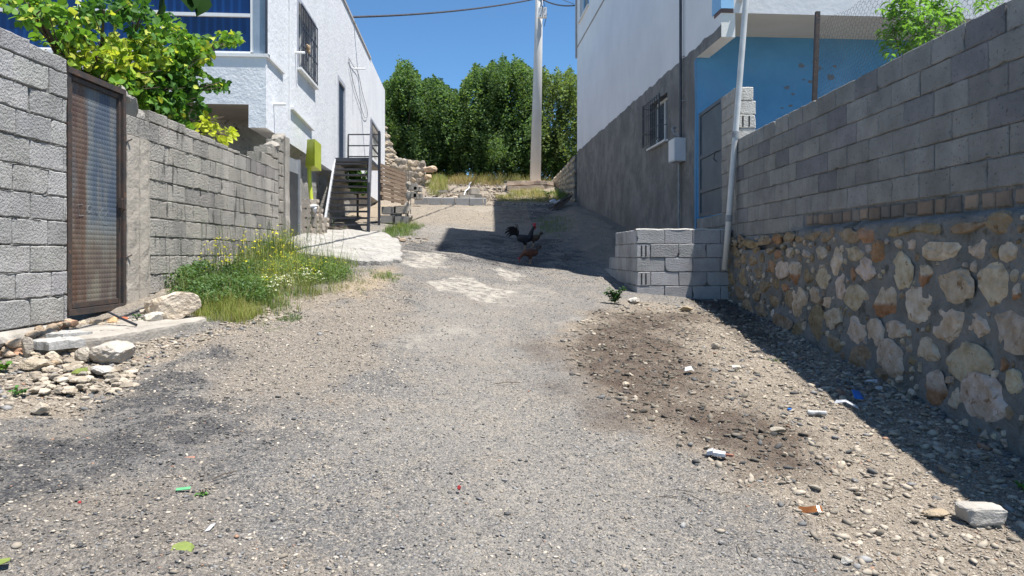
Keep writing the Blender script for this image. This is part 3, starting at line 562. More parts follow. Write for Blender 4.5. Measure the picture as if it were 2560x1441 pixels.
# more stones where the photo is cut off on the near side, and low courses
r = random.Random(9)
for y in np.arange(2.8, 4.4, .34):
    for z in np.arange(-1.3, .2, .27): ls.append((y+r.uniform(-.05, .05), z+r.uniform(-.04, .04), r.uniform(.09, .15), r.uniform(.07, .12), 'w'))
ls = [(s, z, rs*1.10, rz*1.10, k) for s, z, rs, rz, k in ls]
for q in range(5200):
    s, z, rr_ = r.uniform(2.7, 11.1), r.uniform(-1.45, .24), r.uniform(.022, .085)*(1 if q < 2600 else .6)
    if z < float(G(3.1, s))-.15: continue
    if all(((s-a)/(c_+rr_*.98+.006))**2+((z-b)/(d+rr_*.98+.006))**2 > 1 for a, b, c_, d, k in ls): ls.append((s, z, rr_*r.uniform(.8, 1.15), rr_, r.choice('wwtb')))
for q, (s, z, rs, rz, k) in enumerate(ls):
    c_ = CT['w' if k == 'x' else k]; g = r.uniform(.85, 1.12); c_ = (c_[0]*g, c_[1]*g*r.uniform(.95, 1.02), c_[2]*g*r.uniform(.88, 1.02))
    v, f = rockshape(500+q, 3, 7, .03); n0 = len(mb.v); an = np.arctan2(v[:, 2], v[:, 1]); v = v*(1+.34*(fbm(np.cos(an)*1.8+q*3, np.sin(an)*1.8+7, 3)-.5)+.14*(vn(np.cos(an)*6+q, np.sin(an)*6, 4)-.5))[:, None]
    v = v*np.array([.042, rs*1.15, rz*1.15]); v[:, 0] = np.sign(v[:, 0])*np.minimum(np.abs(v[:, 0]), .03)+(fbm(v[:, 1]*24+q, v[:, 2]*24, 5)-.5)*.034
    a = r.uniform(-.25, .25); y2 = v[:, 1]*math.cos(a)-v[:, 2]*math.sin(a)*.7; z2 = v[:, 1]*math.sin(a)*.5+v[:, 2]*math.cos(a); v[:, 1], v[:, 2] = y2, z2
    mb.add(v+np.array([bx(s, z)+.010, s, z]), f, c_)
    if k == 'x':
        for i in range(n0, len(mb.v)):
            if mb.v[i][2] < z-rz*.05: mb.c[i] = (.42, .24, .14, 1)
mb.build('stones', M_stone, t)
# --- pillar at wall end
t = thing('gate_pillar', 'pale block pillar rising above the end of the right wall', 'pillar', (3.33, 10.6, 1.0))
mb = MB(); r = random.Random(41); k = 0
for z in np.arange(.44, 2.3, .196):
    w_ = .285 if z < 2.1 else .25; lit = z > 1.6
    col = (1.9, 1.88, 1.82) if lit else (1.1, 1.09, 1.06)  # sunlight painted into the upper blocks, side faces below tinted darker as shade
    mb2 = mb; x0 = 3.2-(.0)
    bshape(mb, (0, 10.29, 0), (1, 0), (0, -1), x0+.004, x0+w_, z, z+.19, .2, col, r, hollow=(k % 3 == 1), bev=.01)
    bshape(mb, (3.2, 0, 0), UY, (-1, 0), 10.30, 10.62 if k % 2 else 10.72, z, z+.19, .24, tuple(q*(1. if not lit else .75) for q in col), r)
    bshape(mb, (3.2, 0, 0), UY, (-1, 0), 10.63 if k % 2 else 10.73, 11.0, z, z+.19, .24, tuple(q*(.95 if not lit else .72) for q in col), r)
    k += 1
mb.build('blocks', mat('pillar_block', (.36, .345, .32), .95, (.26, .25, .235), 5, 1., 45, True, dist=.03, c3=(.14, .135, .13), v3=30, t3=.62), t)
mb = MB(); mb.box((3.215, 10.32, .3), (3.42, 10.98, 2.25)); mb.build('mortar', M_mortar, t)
t = thing('threshold_wall', 'short block wall under the steel door', 'wall', (3.3, 11.8, .2))
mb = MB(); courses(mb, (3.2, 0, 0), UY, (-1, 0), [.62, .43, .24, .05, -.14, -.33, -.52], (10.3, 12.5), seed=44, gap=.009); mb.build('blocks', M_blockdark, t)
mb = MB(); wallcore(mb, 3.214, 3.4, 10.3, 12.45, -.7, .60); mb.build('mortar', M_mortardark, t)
# --- steel door
t = thing('steel_door', 'grey-blue steel door in the blue doorway above the low wall', 'door', (3.25, 11.75, .64))
mb = MB(); x = 3.24
for (a, b, c_, d) in ((11.02, 11.08, .64, 2.42), (12.30, 12.38, .64, 2.42)): mb.box((x-.03, a, c_), (x+.03, b, d))
for (c_, d) in ((.64, .70), (1.04, 1.11), (1.62, 1.69), (2.36, 2.42)): mb.box((x-.025, 11.082, c_), (x+.03, 12.298, d))
mb.build('frame', mat('door_steel', (.085, .115, .145), .5, (.06, .085, .11), 5, .05, 40, spec=.5), t)
mb = MB()
for (c_, d) in ((.702, 1.038), (1.112, 1.618), (1.692, 2.358)): mb.box((x-.005, 11.084, c_), (x+.02, 12.296, d))
mb.build('panel', mat('door_panel', (.105, .135, .16), .55, (.075, .10, .125), 3, .1, 20, spec=.4), t)
mb = MB(); mb.tube([(x-.03, 11.2, 1.60), (x-.08, 11.2, 1.6), (x-.08, 11.28, 1.5), (x-.04, 11.25, 1.45)], .01, 6); mb.build('handle', M_dark, t)
# --- leaning pipe
t = thing('drain_pipe', 'tall pale grey pipe leaning against the right wall', 'pipe', (3.07, 10.25, -.2))
mb = MB(); a = P(1812, 675, 10.2); b = P(1865, 0, 10.2); d = b-a; mb.tube([a+d*q for q in (0, .24, .5, .75, 1, 1.5)], .041, 14); mb.build('tube', M_pvc, t, smooth=True)
mb = MB(); mb.tube([a+d*.178, a+d*.202], .048, 14); mb.build('clamp', M_galv, t)
mb = MB(); mb.tube([a+d*.488, a+d*.512], .048, 14)
mb.tube([a+d*.50+Vector((-.05, 0, 0)), a+d*.505+Vector((-.04, -.05, .01)), a+d*.50+Vector((.05, 0, 0)), Vector((3.25, 10.33, b.z*.0+1.62))], .006, 5); mb.build('clamp', M_galv, t)
# --- low L-shaped wall
t = thing('low_block_wall', 'low L-shaped wall of new grey blocks across from the steel door', 'wall', (2.3, 10.6, -.7))
zl = [.36-.203*k for k in range(6)]
mb = MB(); courses(mb, (0, 10.40, 0), (1, 0), (0, -1), zl, (1.80, 3.17), seed=51, gap=.008, L=.405, ends=1, tint=(1.1, 1.1, 1.12))
u = Vector((-.05, 1)).normalized(); 
for k in range(5):
    L_ = (1.55, 1.58, 2.15, 2.6, 2.9)[k]; courses(mb, (1.795, 10.41, 0), (u.x, u.y), (-1, -.05), [zl[k], zl[k+1]], (.0 if k % 2 else .0, L_), seed=52+k, gap=.008, L=(.4 if k % 2 else .33), dep=.18)
mb.build('blocks', mat('new_block', (.44, .44, .445), .93, (.31, .31, .31), 2.6, .9, 55, True, dist=.022, c3=(.28, .28, .28), v3=42, t3=.6), t)
mb = MB(); mb.hexa([(1.815, 10.42, -1), (3.17, 10.42, -1), (3.17, 10.57, -1), (1.97, 10.57, -1), (1.815, 10.42, .34), (3.17, 10.42, .34), (3.17, 10.57, .34), (1.97, 10.57, .34)])
mb.hexa([(1.81, 10.43, -.9), (1.96, 10.58, -.9), (1.86, 11.95, -.9), (1.73, 11.95, -.9), (1.81, 10.43, .33), (1.96, 10.58, .33), (1.86, 11.95, .33), (1.73, 11.95, .33)])
mortarblobs(mb, (0, 10.402, 0), (1, 0), (0, -1), zl, 1.82, 3.15, 55, .5); mb.build('mortar', M_mortardark, t); mb = MB()
V = []; nn = 30
for i in range(nn):
    x_ = 1.79+1.38*i/(nn-1); z_ = .363+.012*vn(x_*8, 0, 5); V += [(x_, 10.395+.008*vn(x_*9, 3, 2), z_-.012), (x_, 10.41, z_+.006), (x_, 10.56, z_+.004), (x_, 10.585, z_-.015)]
mb.add(V, [(i*4+j, i*4+4+j, i*4+5+j, i*4+1+j) for i in range(nn-1) for j in range(3)])
mb.build('mortar_cap', mat('light_mortar', (.56, .54, .50), .9, (.45, .43, .4), 6, .7, 30), t)
# ================================================================ RIGHT HOUSE
C0 = Vector((3.2, 12.5, 0)); ur = Vector((.9974, .072, 0)); vr = Vector((-.072, .9974, 0))
def RH(a, b, z): return C0+ur*a+vr*b+Vector((0, 0, z))
def wallpanel(mb, fn, s0, s1, z0, z1, ops, dep, cuts_s=None, col=(1, 1, 1)):
    """fn(s, z, d) -> point (d = depth inwards); ops = openings (s0,s1,z0,z1)"""
    S_ = sorted({s0, s1, *[q for o in ops for q in o[:2]]}); Z_ = sorted({z0, z1, *[q for o in ops for q in o[2:4]]})
    for i in range(len(S_)-1):
        for j in range(len(Z_)-1):
            a, b, c_, d = S_[i], S_[i+1], Z_[j], Z_[j+1]; m_s, m_z = (a+b)/2, (c_+d)/2
            if any(o[0] < m_s < o[1] and o[2] < m_z < o[3] for o in ops): continue
            mb.add([fn(a, c_, 0), fn(b, c_, 0), fn(b, d, 0), fn(a, d, 0)], [(0, 1, 2, 3)], col)
    for a, b, c_, d in ops:
        q = [(a, c_), (b, c_), (b, d), (a, d)]
        for k in range(4):
            (s_, z_), (s2, z2) = q[k], q[(k+1) % 4]; mb.add([fn(s_, z_, 0), fn(s2, z2, 0), fn(s2, z2, dep), fn(s_, z_, dep)], [(0, 1, 2, 3)], col)
def rh_mat():
    m = mat('house_render', (.80, .80, .80), .85, (.72, .725, .73), .8, .25, 25, dist=.02, bs2=2, b2=.25); n = m.node_tree.nodes; L = m.node_tree.links; b = n['Principled BSDF']
    white = b.inputs['Base Color'].links[0].from_socket
    geo = n.new('ShaderNodeNewGeometry'); sp = n.new('ShaderNodeSeparateXYZ'); L.new(geo.outputs['Position'], sp.inputs[0])
    def noise(s, st=(1, 1, 1), d=6):
        mp = n.new('ShaderNodeMapping'); mp.inputs['Scale'].default_value = st; L.new(geo.outputs['Position'], mp.inputs[0])
        q = n.new('ShaderNodeTexNoise'); q.inputs['Scale'].default_value = s; q.inputs['Detail'].default_value = d; L.new(mp.outputs[0], q.inputs[0]); return q.outputs[0]
    def mr(x, a, bb, c=0, d=1):
        q = n.new('ShaderNodeMapRange'); q.inputs[1].default_value = a; q.inputs[2].default_value = bb; q.inputs[3].default_value = c; q.inputs[4].default_value = d; L.new(x, q.inputs[0]); return q.outputs[0]
    def mx(f, a, bb):
        q = n.new('ShaderNodeMix'); q.data_type = 'RGBA'
        for v, i in ((f, 0), (a, 6), (bb, 7)):
            if hasattr(v, 'links'): L.new(v, q.inputs[i])
            else: q.inputs[i].default_value = v if i == 0 else (*v, 1)
        return q.outputs[2]
    g = mx(mr(noise(2.6, (1, 1, .9), 9), .38, .62), (.15, .146, .14), (.245, .235, .22)); g = mx(mr(noise(9, (1, 1, 1), 8), .5, .7, 0, .5), g, (.30, .285, .27))
    g = mx(mr(noise(1.3, (1, 1, .9), 9), .5, .66, 0, .5), g, (.085, .082, .083))
    white = mx(mr(noise(.9, (1, 1, .2)), .5, .75, 0, .22), white, (.5, .51, .52))
    q = n.new('ShaderNodeMath'); q.operation = 'ADD'; L.new(sp.outputs[2], q.inputs[0]); L.new(mr(noise(2.2, (1, 1, 1), 8), 0, 1, -.08, .08), q.inputs[1])
    L.new(mx(mr(q.outputs[0], 3.60, 3.615), g, white), b.inputs['Base Color']); return m
M_rh = rh_mat()
RT, RT2 = 11.5, 15.3
t = thing('right_house', 'tall house, white above and grey render below, with a blue ground floor front', 'house', RH(0, 0, -.5))
mb = MB()
LW = 12.75
side = lambda s, z, d: RH(d, s, z)
wallpanel(mb, side, -1.2, LW, 3.42, RT, [(10.4, 12.2, 7.95, 9.4)], .18)
wallpanel(mb, side, 0, LW, -1.0, 3.42, [(1.75, 3.05, 2.28, 3.22)], .2)
mb.add([RH(0, LW, -1), RH(9, LW, -1), RH(9, LW, RT), RH(0, LW, RT)], [(0, 1, 2, 3)])
mb.add([RH(0, -1.2, RT), RH(9, -1.2, RT), RH(9, LW, RT), RH(0, LW, RT)], [(0, 1, 2, 3)])
mb.box((0, 0, 0), (0, 0, 0)) if 0 else None
mb.hexa([RH(0, -1.2, RT+.001), RH(9, -1.2, RT+.001), RH(9, 2.9, RT+.001), RH(0, 2.9, RT+.001), RH(0, -1.2, RT2), RH(9, -1.2, RT2), RH(9, 2.9, RT2), RH(0, 2.9, RT2)])
mb.build('wall', M_rh, t)
mb = MB(); mb.add([RH(0, -.002, -1), RH(9, -.002, -1), RH(9, -.002, 3.80), RH(0, -.002, 3.80)], [(0, 1, 2, 3)])
mb.add([RH(-.004, 0.0, -1), RH(-.004, .07, -1), RH(-.004, .10, 1.5), RH(-.004, .06, 2.6), RH(-.004, .10, 3.38), RH(-.004, 0, 3.40)], [(0, 1, 2, 3, 4, 5)])
bw = mat('blue_wall_stained', (.095, .27, .46), .75, (.075, .22, .39), 1.6, .4, 12, c3=(.10, .25, .42), v3=1.8, t3=.55)
mb.build('blue_front_wall', bw, t)
mb = MB(); rr = random.Random(12)
for px_, py_, w_ in ((2012, 160, 10), (2055, 165, 12), (2035, 200, 7), (1975, 215, 8), (1990, 232, 5), (2090, 188, 11), (2100, 160, 6), (1985, 262, 6), (1962, 268, 4), (2018, 195, 4), (2045, 150, 5)):
    Yw = 12.45; c_ = P(px_, py_, Yw+.05); a = (c_-C0).dot(ur); R_ = w_/F*Yw; n_ = 14
    mb.add([RH(a+R_*math.cos(q*6.283/n_)*rr.uniform(.6, 1.3), -.005, c_.z+R_*.6*math.sin(q*6.283/n_)*rr.uniform(.5, 1.4)) for q in range(n_)], [tuple(range(n_))], (1, 1, 1))
mb.build('peeled_paint', mat('peeled_paint', (.17, .15, .13), .9, (.10, .17, .25), 18, .3, 60), t)
mb = MB(); mb.hexa([RH(0.01, -1.195, 3.80), RH(9, -1.195, 3.80), RH(9, .3, 3.80), RH(.01, .3, 3.80), RH(0.01, -1.195, 3.99), RH(9, -1.195, 3.99), RH(9, .3, 3.99), RH(.01, .3, 3.99)]); mb.build('balcony_slab', M_beige, t)
mb = MB(); mb.hexa([RH(.001, -1.197, 3.42), RH(.225, -1.197, 3.42), RH(.225, -.003, 3.42), RH(.001, -.003, 3.42), RH(.001, -1.197, 3.798), RH(.225, -1.197, 3.798), RH(.225, -.003, 3.798), RH(.001, -.003, 3.798)]); mb.build('bracket', mat('cream_paint', (.74, .73, .69), .8, (.68, .67, .62), 2, .15, 40), t)
mb = MB(); mb.add([RH(0, -1.2, 3.80), RH(9, -1.2, 3.80), RH(9, -1.2, RT), RH(0, -1.2, RT)], [(0, 1, 2, 3)]); mb.build('front_wall', mat('white_render', (.66, .66, .66), .85, (.58, .585, .59), 1.5, .3, 12, dist=.02), t)
mb = MB(); mb.hexa([RH(-.015, -1.23, 3.86), RH(.19, -1.23, 3.86), RH(.19, -.82, 3.86), RH(-.015, -.82, 3.86), RH(-.015, -1.23, 7.1), RH(.19, -1.23, 7.1), RH(.19, -.82, 7.1), RH(-.015, -.82, 7.1)]); mb.build('corner_post', M_lblue, t)
mb = MB(); mb.hexa([RH(-.01, -1.215, 3.80), RH(.19, -1.215, 3.80), RH(.19, -.9, 3.80), RH(-.01, -.9, 3.80), RH(-.01, -1.215, 3.858), RH(.19, -1.215, 3.858), RH(.19, -.9, 3.858), RH(-.01, -.9, 3.858)]); mb.build('post_base', mat('brown_trim', (.16, .11, .11), .9), t)
mb = MB(); mb.tube([RH(.30, -1.2, 4.02), RH(.30, -1.62, 4.0)], .05, 14); mb.build('spout', M_pvc, t)
mb = MB(); mb.hexa([RH(-.02, -1.0, 7.22), RH(.0, -1.0, 7.22), RH(.0, LW, 7.22), RH(-.02, LW, 7.22), RH(-.02, -1.0, 7.27), RH(0, -1.0, 7.27), RH(0, LW, 7.27), RH(-.02, LW, 7.27)]); mb.hexa([RH(-.05, LW-.02, 6.9), RH(.1, LW-.02, 6.9), RH(.1, LW+.12, 6.9), RH(-.05, LW+.12, 6.9), RH(-.05, LW-.02, RT), RH(.1, LW-.02, RT), RH(.1, LW+.12, RT), RH(-.05, LW+.12, RT)]); mb.build('floor_band', mat('band', (.40, .38, .36), .9), t)
for lab, (s0, s1, z0, z1), cc in (('small ground window', (1.75, 3.05, 2.28, 3.22), 0), ('upper window with blue reveal', (10.4, 12.2, 7.95, 9.4), 1)):
    mb = MB(); f_ = .05; D = .13
    for (a, b, c_, d) in ((s0, s1, z0, z0+f_), (s0, s1, z1-f_, z1), (s0, s0+f_, z0+f_, z1-f_), (s1-f_, s1, z0+f_, z1-f_), ((s0+s1)/2-f_/2, (s0+s1)/2+f_/2, z0+f_, z1-f_)):
        mb.hexa([RH(D, a, c_), RH(D+.05, a, c_), RH(D+.05, b, c_), RH(D, b, c_), RH(D, a, d), RH(D+.05, a, d), RH(D+.05, b, d), RH(D, b, d)])
    wdw = mb.build('window', M_white if not cc else M_lblue, t)
    mb = MB(); mb.add([RH(D+.03, s0, z0), RH(D+.03, s1, z0), RH(D+.03, s1, z1), RH(D+.03, s0, z1)], [(0, 1, 2, 3)]); mb.build('glass', mat('dim_glass', (.10, .13, .16), .1, (.06, .08, .1), 2, 0, 1, spec=.6), wdw)
    mb = MB(); mb.hexa([RH(-.07, s0-.05, z0-.04), RH(D, s0-.05, z0-.04), RH(D, s1+.05, z0-.04), RH(-.07, s1+.05, z0-.04), RH(-.07, s0-.05, z0), RH(D, s0-.05, z0), RH(D, s1+.05, z0), RH(-.07, s1+.05, z0)]); mb.build('sill', M_white, wdw)
    if not cc:
        mb = MB(); 
        for q in range(8): a = s0+(s1-s0)*(q+.3)/8; mb.bar(RH(-.16, a, z0+.02), RH(-.16, a, z1-.02), .014)
        for z in (z0+.05, z0+.3, z1-.3, z1-.05): mb.bar(RH(-.16, s0+.0, z), RH(-.16, s1, z), .014)
        for z in (z0+.3, z1-.1):
            for a in (s0+.02, s1-.02): mb.bar(RH(-.16, a, z), RH(.05, a, z), .014)
        mb.bar(RH(-.16, s0+.01, z0+.02), RH(-.16, s0+.01, z1-.02), .025); mb.bar(RH(-.16, s1-.01, z0+.02), RH(-.16, s1-.01, z1-.02), .025); mb.build('security_bars', M_dark, wdw)
# meter box and conduit on this wall
def side_px(px_, py_): # point on side plane
    k = (px_-CX)/F; Y = (C0.x+.0722*C0.y)/(k+.0722); return Vector((k*Y, Y, -(py_-HY)/F*Y))
t = thing('meter_box', 'white meter box with pipes on the grey house wall', 'electric box', side_px(1700, 380))
o = side_px(1706, 377); u_ = vr; n_ = -ur
mb = MB(); mb.hexa([o+n_*.0-u_*.19-Vector((0, 0, .21)), o+n_*.2-u_*.19-Vector((0, 0, .21)), o+n_*.2+u_*.19-Vector((0, 0, .21)), o+u_*.19-Vector((0, 0, .21)), o-u_*.19+Vector((0, 0, .21)), o+n_*.2-u_*.19+Vector((0, 0, .21)), o+n_*.2+u_*.19+Vector((0, 0, .21)), o+u_*.19+Vector((0, 0, .21))])
mb.build('case', mat('box_paint', (.55, .58, .62), .5, (.5, .52, .56), 4, .03, 30), t)
mb = MB(); q = o+n_*.2; mb.hexa([q-u_*.17-Vector((0, 0, .19)), q+n_*.012-u_*.17-Vector((0, 0, .19)), q+n_*.012+u_*.17-Vector((0, 0, .19)), q+u_*.17-Vector((0, 0, .19)), q-u_*.17+Vector((0, 0, .19)), q+n_*.012-u_*.17+Vector((0, 0, .19)), q+n_*.012+u_*.17+Vector((0, 0, .19)), q+u_*.17+Vector((0, 0, .19))]); mb.build('door', M_white, t)
mb = MB(); a = o+n_*.06-u_*.08; mb.tube([a+Vector((0, 0, .21)), a+Vector((0, 0, 4.5))], .026, 10); mb.build('conduit', M_dark, t)
mb = MB(); a = o+n_*.05+u_*.05; mb.tube([a-Vector((0, 0, .21)), a-Vector((0, 0, 1.7))], .022, 10); mb.build('conduit', M_galv, t)
mb = MB(); a = o+n_*.06-u_*.08; mb.tube([a+Vector((0, 0, .26)), a+n_*.1+u_*.05+Vector((0, 0, .30)), a+n_*.12+u_*.12+Vector((0, 0, .42)), a+n_*.04+u_*.2+Vector((0, 0, .44))], .02, 8)
mb.build('elbow', M_galv, t)
for z in (1.7, .9): mb = MB(); mb.tube([a+Vector((0, 0, z)), a-n_*.06-u_*.07+Vector((0, 0, z))], .01, 5); mb.build('pipe_clip', M_galv, t)
# ================================================================ LEFT HOUSE
ul = Vector((-.0722, 1, 0)).normalized(); nl = Vector((1, .0722, 0)).normalized()   # along side wall, outward normal
def LX(Y): return -2.95-.0722*Y
Y0, Y1, ZT = 10.95, 28.3, 6.45
B0 = Vector((LX(Y0), Y0, 0)); 
def LH(s, z, d=0): return B0+ul*s-nl*d+Vector((0, 0, z))      # side wall; d inwards
def LF(a, z, d=0): return B0-nl*a+ul*d+Vector((0, 0, z))      # front wall; a leftwards, d inwards
def sY(px_): return ((-2.95)/((px_-CX)/F+.0722)-Y0)*1.0026
def lz(px_, py_): Y = (-2.95)/((px_-CX)/F+.0722); return -(py_-HY)/F*Y
LS = (Y1-Y0)*1.0026
t = thing('left_house', 'white stuccoed house with blue-glazed corner window and side door', 'house', LH(0, 0))
win1 = (sY(745), sY(787), 3.40, 4.62); door1 = (sY(846), sY(861), 2.30, 4.24); win2 = (sY(927), sY(951), 3.3, 4.45)
niche = (.0, .98, 3.05, 5.4)
mb = MB(); wallpanel(mb, LH, 0, LS, 1.93, ZT, [win1, door1, win2], .16)
mb.add([LH(1.305, 1.93), LH(LS, 1.93), LH(LS, 1.93, .6), LH(1.305, 1.93, .3)], [(0, 1, 2, 3)])
mb.add([LH(LS, -.5), LH(LS, -.5, 9), LH(LS, ZT, 9), LH(LS, ZT)], [(0, 1, 2, 3)])
mb.build('side_wall', M_stucco, t)
mb = MB(); wallpanel(mb, LF, 0, 9.0, 2.28, 3.05, [], .1); wallpanel(mb, LF, 4.02, 9.0, 3.05, ZT, [], .1); wallpanel(mb, LF, 0, 4.02, 5.1, ZT, [], .1)
mb.hexa([LF(0, 1.93), LF(.26, 1.93), LF(.26, 1.93, 1.3), LF(0.001, 1.93, 1.3), LF(0, 2.28), LF(.26, 2.28), LF(.26, 2.28, 1.3), LF(0.001, 2.28, 1.3)])
mb.add([LF(4.02, 3.05), LF(4.02, 3.05, .2), LF(4.02, 5.1, .2), LF(4.02, 5.1)], [(0, 1, 2, 3)])
mb.build('front_wall', M_stucco, t)
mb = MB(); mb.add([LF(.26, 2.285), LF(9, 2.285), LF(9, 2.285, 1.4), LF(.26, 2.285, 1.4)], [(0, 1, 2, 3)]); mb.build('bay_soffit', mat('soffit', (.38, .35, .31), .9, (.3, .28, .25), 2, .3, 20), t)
mb = MB(); mb.add([LF(0, -1, 1.35), LF(9, -1, 1.35), LF(9, 2.285, 1.35), LF(0, 2.285, 1.35)], [(0, 1, 2, 3)])
V = []; ss = np.arange(1.3, LS+.05, .12); zz_ = np.arange(-.6, 2.0, .12)
for s in ss:
    for z in zz_:
        d = (.13 if z < 1.9 else .0)+.09*(fbm(s*1.8, z*1.8, 90)-.5)-(.05 if z < .9 else 0)
        if sY(805) < s < sY(828): d += .15*min(1, (z+1)/2)
        V.append(LH(s, z, d))
nz_ = len(zz_); mb.add(V, [(i*nz_+j, (i+1)*nz_+j, (i+1)*nz_+j+1, i*nz_+j+1) for i in range(len(ss)-1) for j in range(nz_-1)])
mb.build('rough_base', M_base, t)
mb = MB(); mb.hexa([LF(0, ZT), LF(9, ZT), LF(9, ZT, LS), LF(0, ZT, LS), LF(0, ZT+.015), LF(9, ZT+.015), LF(9, ZT+.015, LS), LF(0, ZT+.015, LS)]) 
mb.hexa([LH(-.03, ZT-.03, -.03), LH(sY(926), ZT-.03, -.03), LH(sY(926), ZT-.03, .2), LH(-.03, ZT-.03, .2), LH(-.03, ZT+.04, -.03), LH(sY(926), ZT+.04, -.03), LH(sY(926), ZT+.04, .2), LH(-.03, ZT+.04, .2)])
mb.build('roof', mat('roof_edge', (.50, .49, .48), .9, (.4, .38, .37), 5, .3, 30), t)
# corner window
def glassmat():
    m = mat('blue_glass', (.004, .016, .07), .16, (.006, .032, .13), 1.0, 0, 1, spec=.7); n = m.node_tree.nodes; L = m.node_tree.links; b = n['Principled BSDF']
    base = b.inputs['Base Color'].links[0].from_socket; geo = n.new('ShaderNodeNewGeometry'); sp = n.new('ShaderNodeSeparateXYZ'); L.new(geo.outputs['Position'], sp.inputs[0])
    wv = n.new('ShaderNodeTexWave'); wv.inputs['Scale'].default_value = 2.6; wv.inputs['Distortion'].default_value = .6; wv.inputs['Detail'].default_value = 2; mp = n.new('ShaderNodeMapping'); mp.inputs['Scale'].default_value = (1, 0, .08); L.new(geo.outputs['Position'], mp.inputs[0]); L.new(mp.outputs[0], wv.inputs[0])
    q = n.new('ShaderNodeMix'); q.data_type = 'RGBA'; q.inputs[7].default_value = (.010, .055, .20, 1); r_ = n.new('ShaderNodeMapRange'); r_.inputs[1].default_value = .5; r_.inputs[2].default_value = 1; r_.inputs[4].default_value = .7; L.new(wv.outputs[0], r_.inputs[0]); L.new(r_.outputs[0], q.inputs[0]); L.new(base, q.inputs[6]); L.new(q.outputs[2], b.inputs['Base Color']); return m
M_bg = glassmat()
mb = MB(); D = .1
def fbar(a0, a1, z0, z1, d0=.06, d1=.12, m=None): m.hexa([LF(a0, z0, d0), LF(a1, z0, d0), LF(a1, z0, d1), LF(a0, z0, d1), LF(a0, z1, d0), LF(a1, z1, d0), LF(a1, z1, d1), LF(a0, z1, d1)])
for (a0, a1, z0, z1) in ((.20, .25, 3.09, 5.1), (1.55, 1.59, 3.09, 5.1), (2.75, 2.79, 3.09, 5.1), (3.97, 4.015, 3.05, 5.1), (.252, 1.548, 3.63, 3.68), (1.592, 2.748, 3.65, 3.70), (2.792, 3.968, 3.63, 3.68), (.252, 3.968, 3.055, 3.10)): fbar(a0, a1, z0, z1, m=mb)
wd = mb.build('corner_window', M_white, t)
mb = MB(); mb.add([LF(.22, 3.05, .10), LF(4.0, 3.05, .10), LF(4.0, 5.1, .10), LF(.22, 5.1, .10)], [(0, 1, 2, 3)]); mb.build('glass', M_bg, wd)
mb = MB(); fbar(.0, .20, 3.06, 5.1, .05, .10, mb); mb.build('corner_reflection', mat('corner_reflection', (.30, .36, .42), .25, (.25, .3, .36), 3, 0, 1, spec=.6), wd)  # corner glass, its reflection put into a flat grey-blue colour
mb = MB(); fbar(-.012, .012, 3.06, 5.1, .0, .05, mb); mb.build('corner_post', M_dark, wd)
mb = MB(); mb.hexa([LF(-.03, 3.0, -.025), LF(4.1, 3.0, -.025), LF(4.1, 3.0, .06), LF(-.03, 3.0, .06), LF(-.03, 3.05, -.025), LF(4.1, 3.05, -.025), LF(4.1, 3.05, .06), LF(-.05, 3.05, .06)])
mb.hexa([LH(.062, 3.0, -.04), LH(1.03, 3.0, -.04), LH(1.03, 3.0, 0), LH(.062, 3.0, 0), LH(.062, 3.05, -.04), LH(1.03, 3.05, -.04), LH(1.03, 3.05, 0), LH(.062, 3.05, 0)]); mb.build('sill', M_white, wd)
# barred side window
def sidewin(op, nm, bars=True, gl=None):
    s0, s1, z0, z1 = op; mb = MB(); f_ = .05
    for (a, b, c_, d) in ((s0, s1, z0, z0+f_), (s0, s1, z1-f_, z1), (s0, s0+f_, z0+f_, z1-f_), (s1-f_, s1, z0+f_, z1-f_), ((s0+s1)/2-.03, (s0+s1)/2+.03, z0+f_, z1-f_)):
        mb.hexa([LH(a, c_, .10), LH(b, c_, .10), LH(b, c_, .15), LH(a, c_, .15), LH(a, d, .10), LH(b, d, .10), LH(b, d, .15), LH(a, d, .15)])
    w_ = mb.build(nm, M_white, t); mb = MB(); mb.add([LH(s0, z0, .13), LH(s1, z0, .13), LH(s1, z1, .13), LH(s0, z1, .13)], [(0, 1, 2, 3)]); mb.build('glass', gl or mat('window_glass', (.10, .12, .15), .12, (.07, .09, .11), 2, 0, 1, spec=.6), w_)
    mb = MB(); e = .09
    for (a, b, c_, d) in ((s0-e, s1+e, z1, z1+e), (s0-e, s0, z0, z1), (s1, s1+e, z0, z1)): mb.hexa([LH(a, c_, -.012), LH(b, c_, -.012), LH(b, c_, .0), LH(a, c_, .0), LH(a, d, -.012), LH(b, d, -.012), LH(b, d, .0), LH(a, d, .0)])
    mb.build('surround', mat('grey_surround', (.40, .42, .47), .8, (.34, .36, .41), 3, .1, 30), w_)
    if bars:
        mb = MB(); mb.hexa([LH(s0-.08, z0-.045, -.08), LH(s1+.02, z0-.045, -.08), LH(s1+.02, z0-.045, .1), LH(s0-.08, z0-.045, .1), LH(s0-.08, z0, -.08), LH(s1+.02, z0, -.08), LH(s1+.02, z0, .1), LH(s0-.08, z0, .1)]); mb.build('sill', M_white, w_)
        mb = MB()
        for q in range(11): a = s0+.04+(s1-s0-.08)*q/10; mb.bar(LH(a, z0+.01, -.06), LH(a, z1-.03, -.06), .016)
        for z in (z0+.06, z0+.45, z1-.42, z1-.05): mb.bar(LH(s0+.02, z, -.06), LH(s1-.02, z, -.06), .018)
        mb.build('security_bars', M_dark, w_)
    return w_
w_ = sidewin(win1, 'window'); sidewin(win2, 'window', False, mat('curtain_glass', (.42, .40, .33), .3, (.35, .33, .28), 3, 0, 1))
s0, s1, z0, z1 = door1
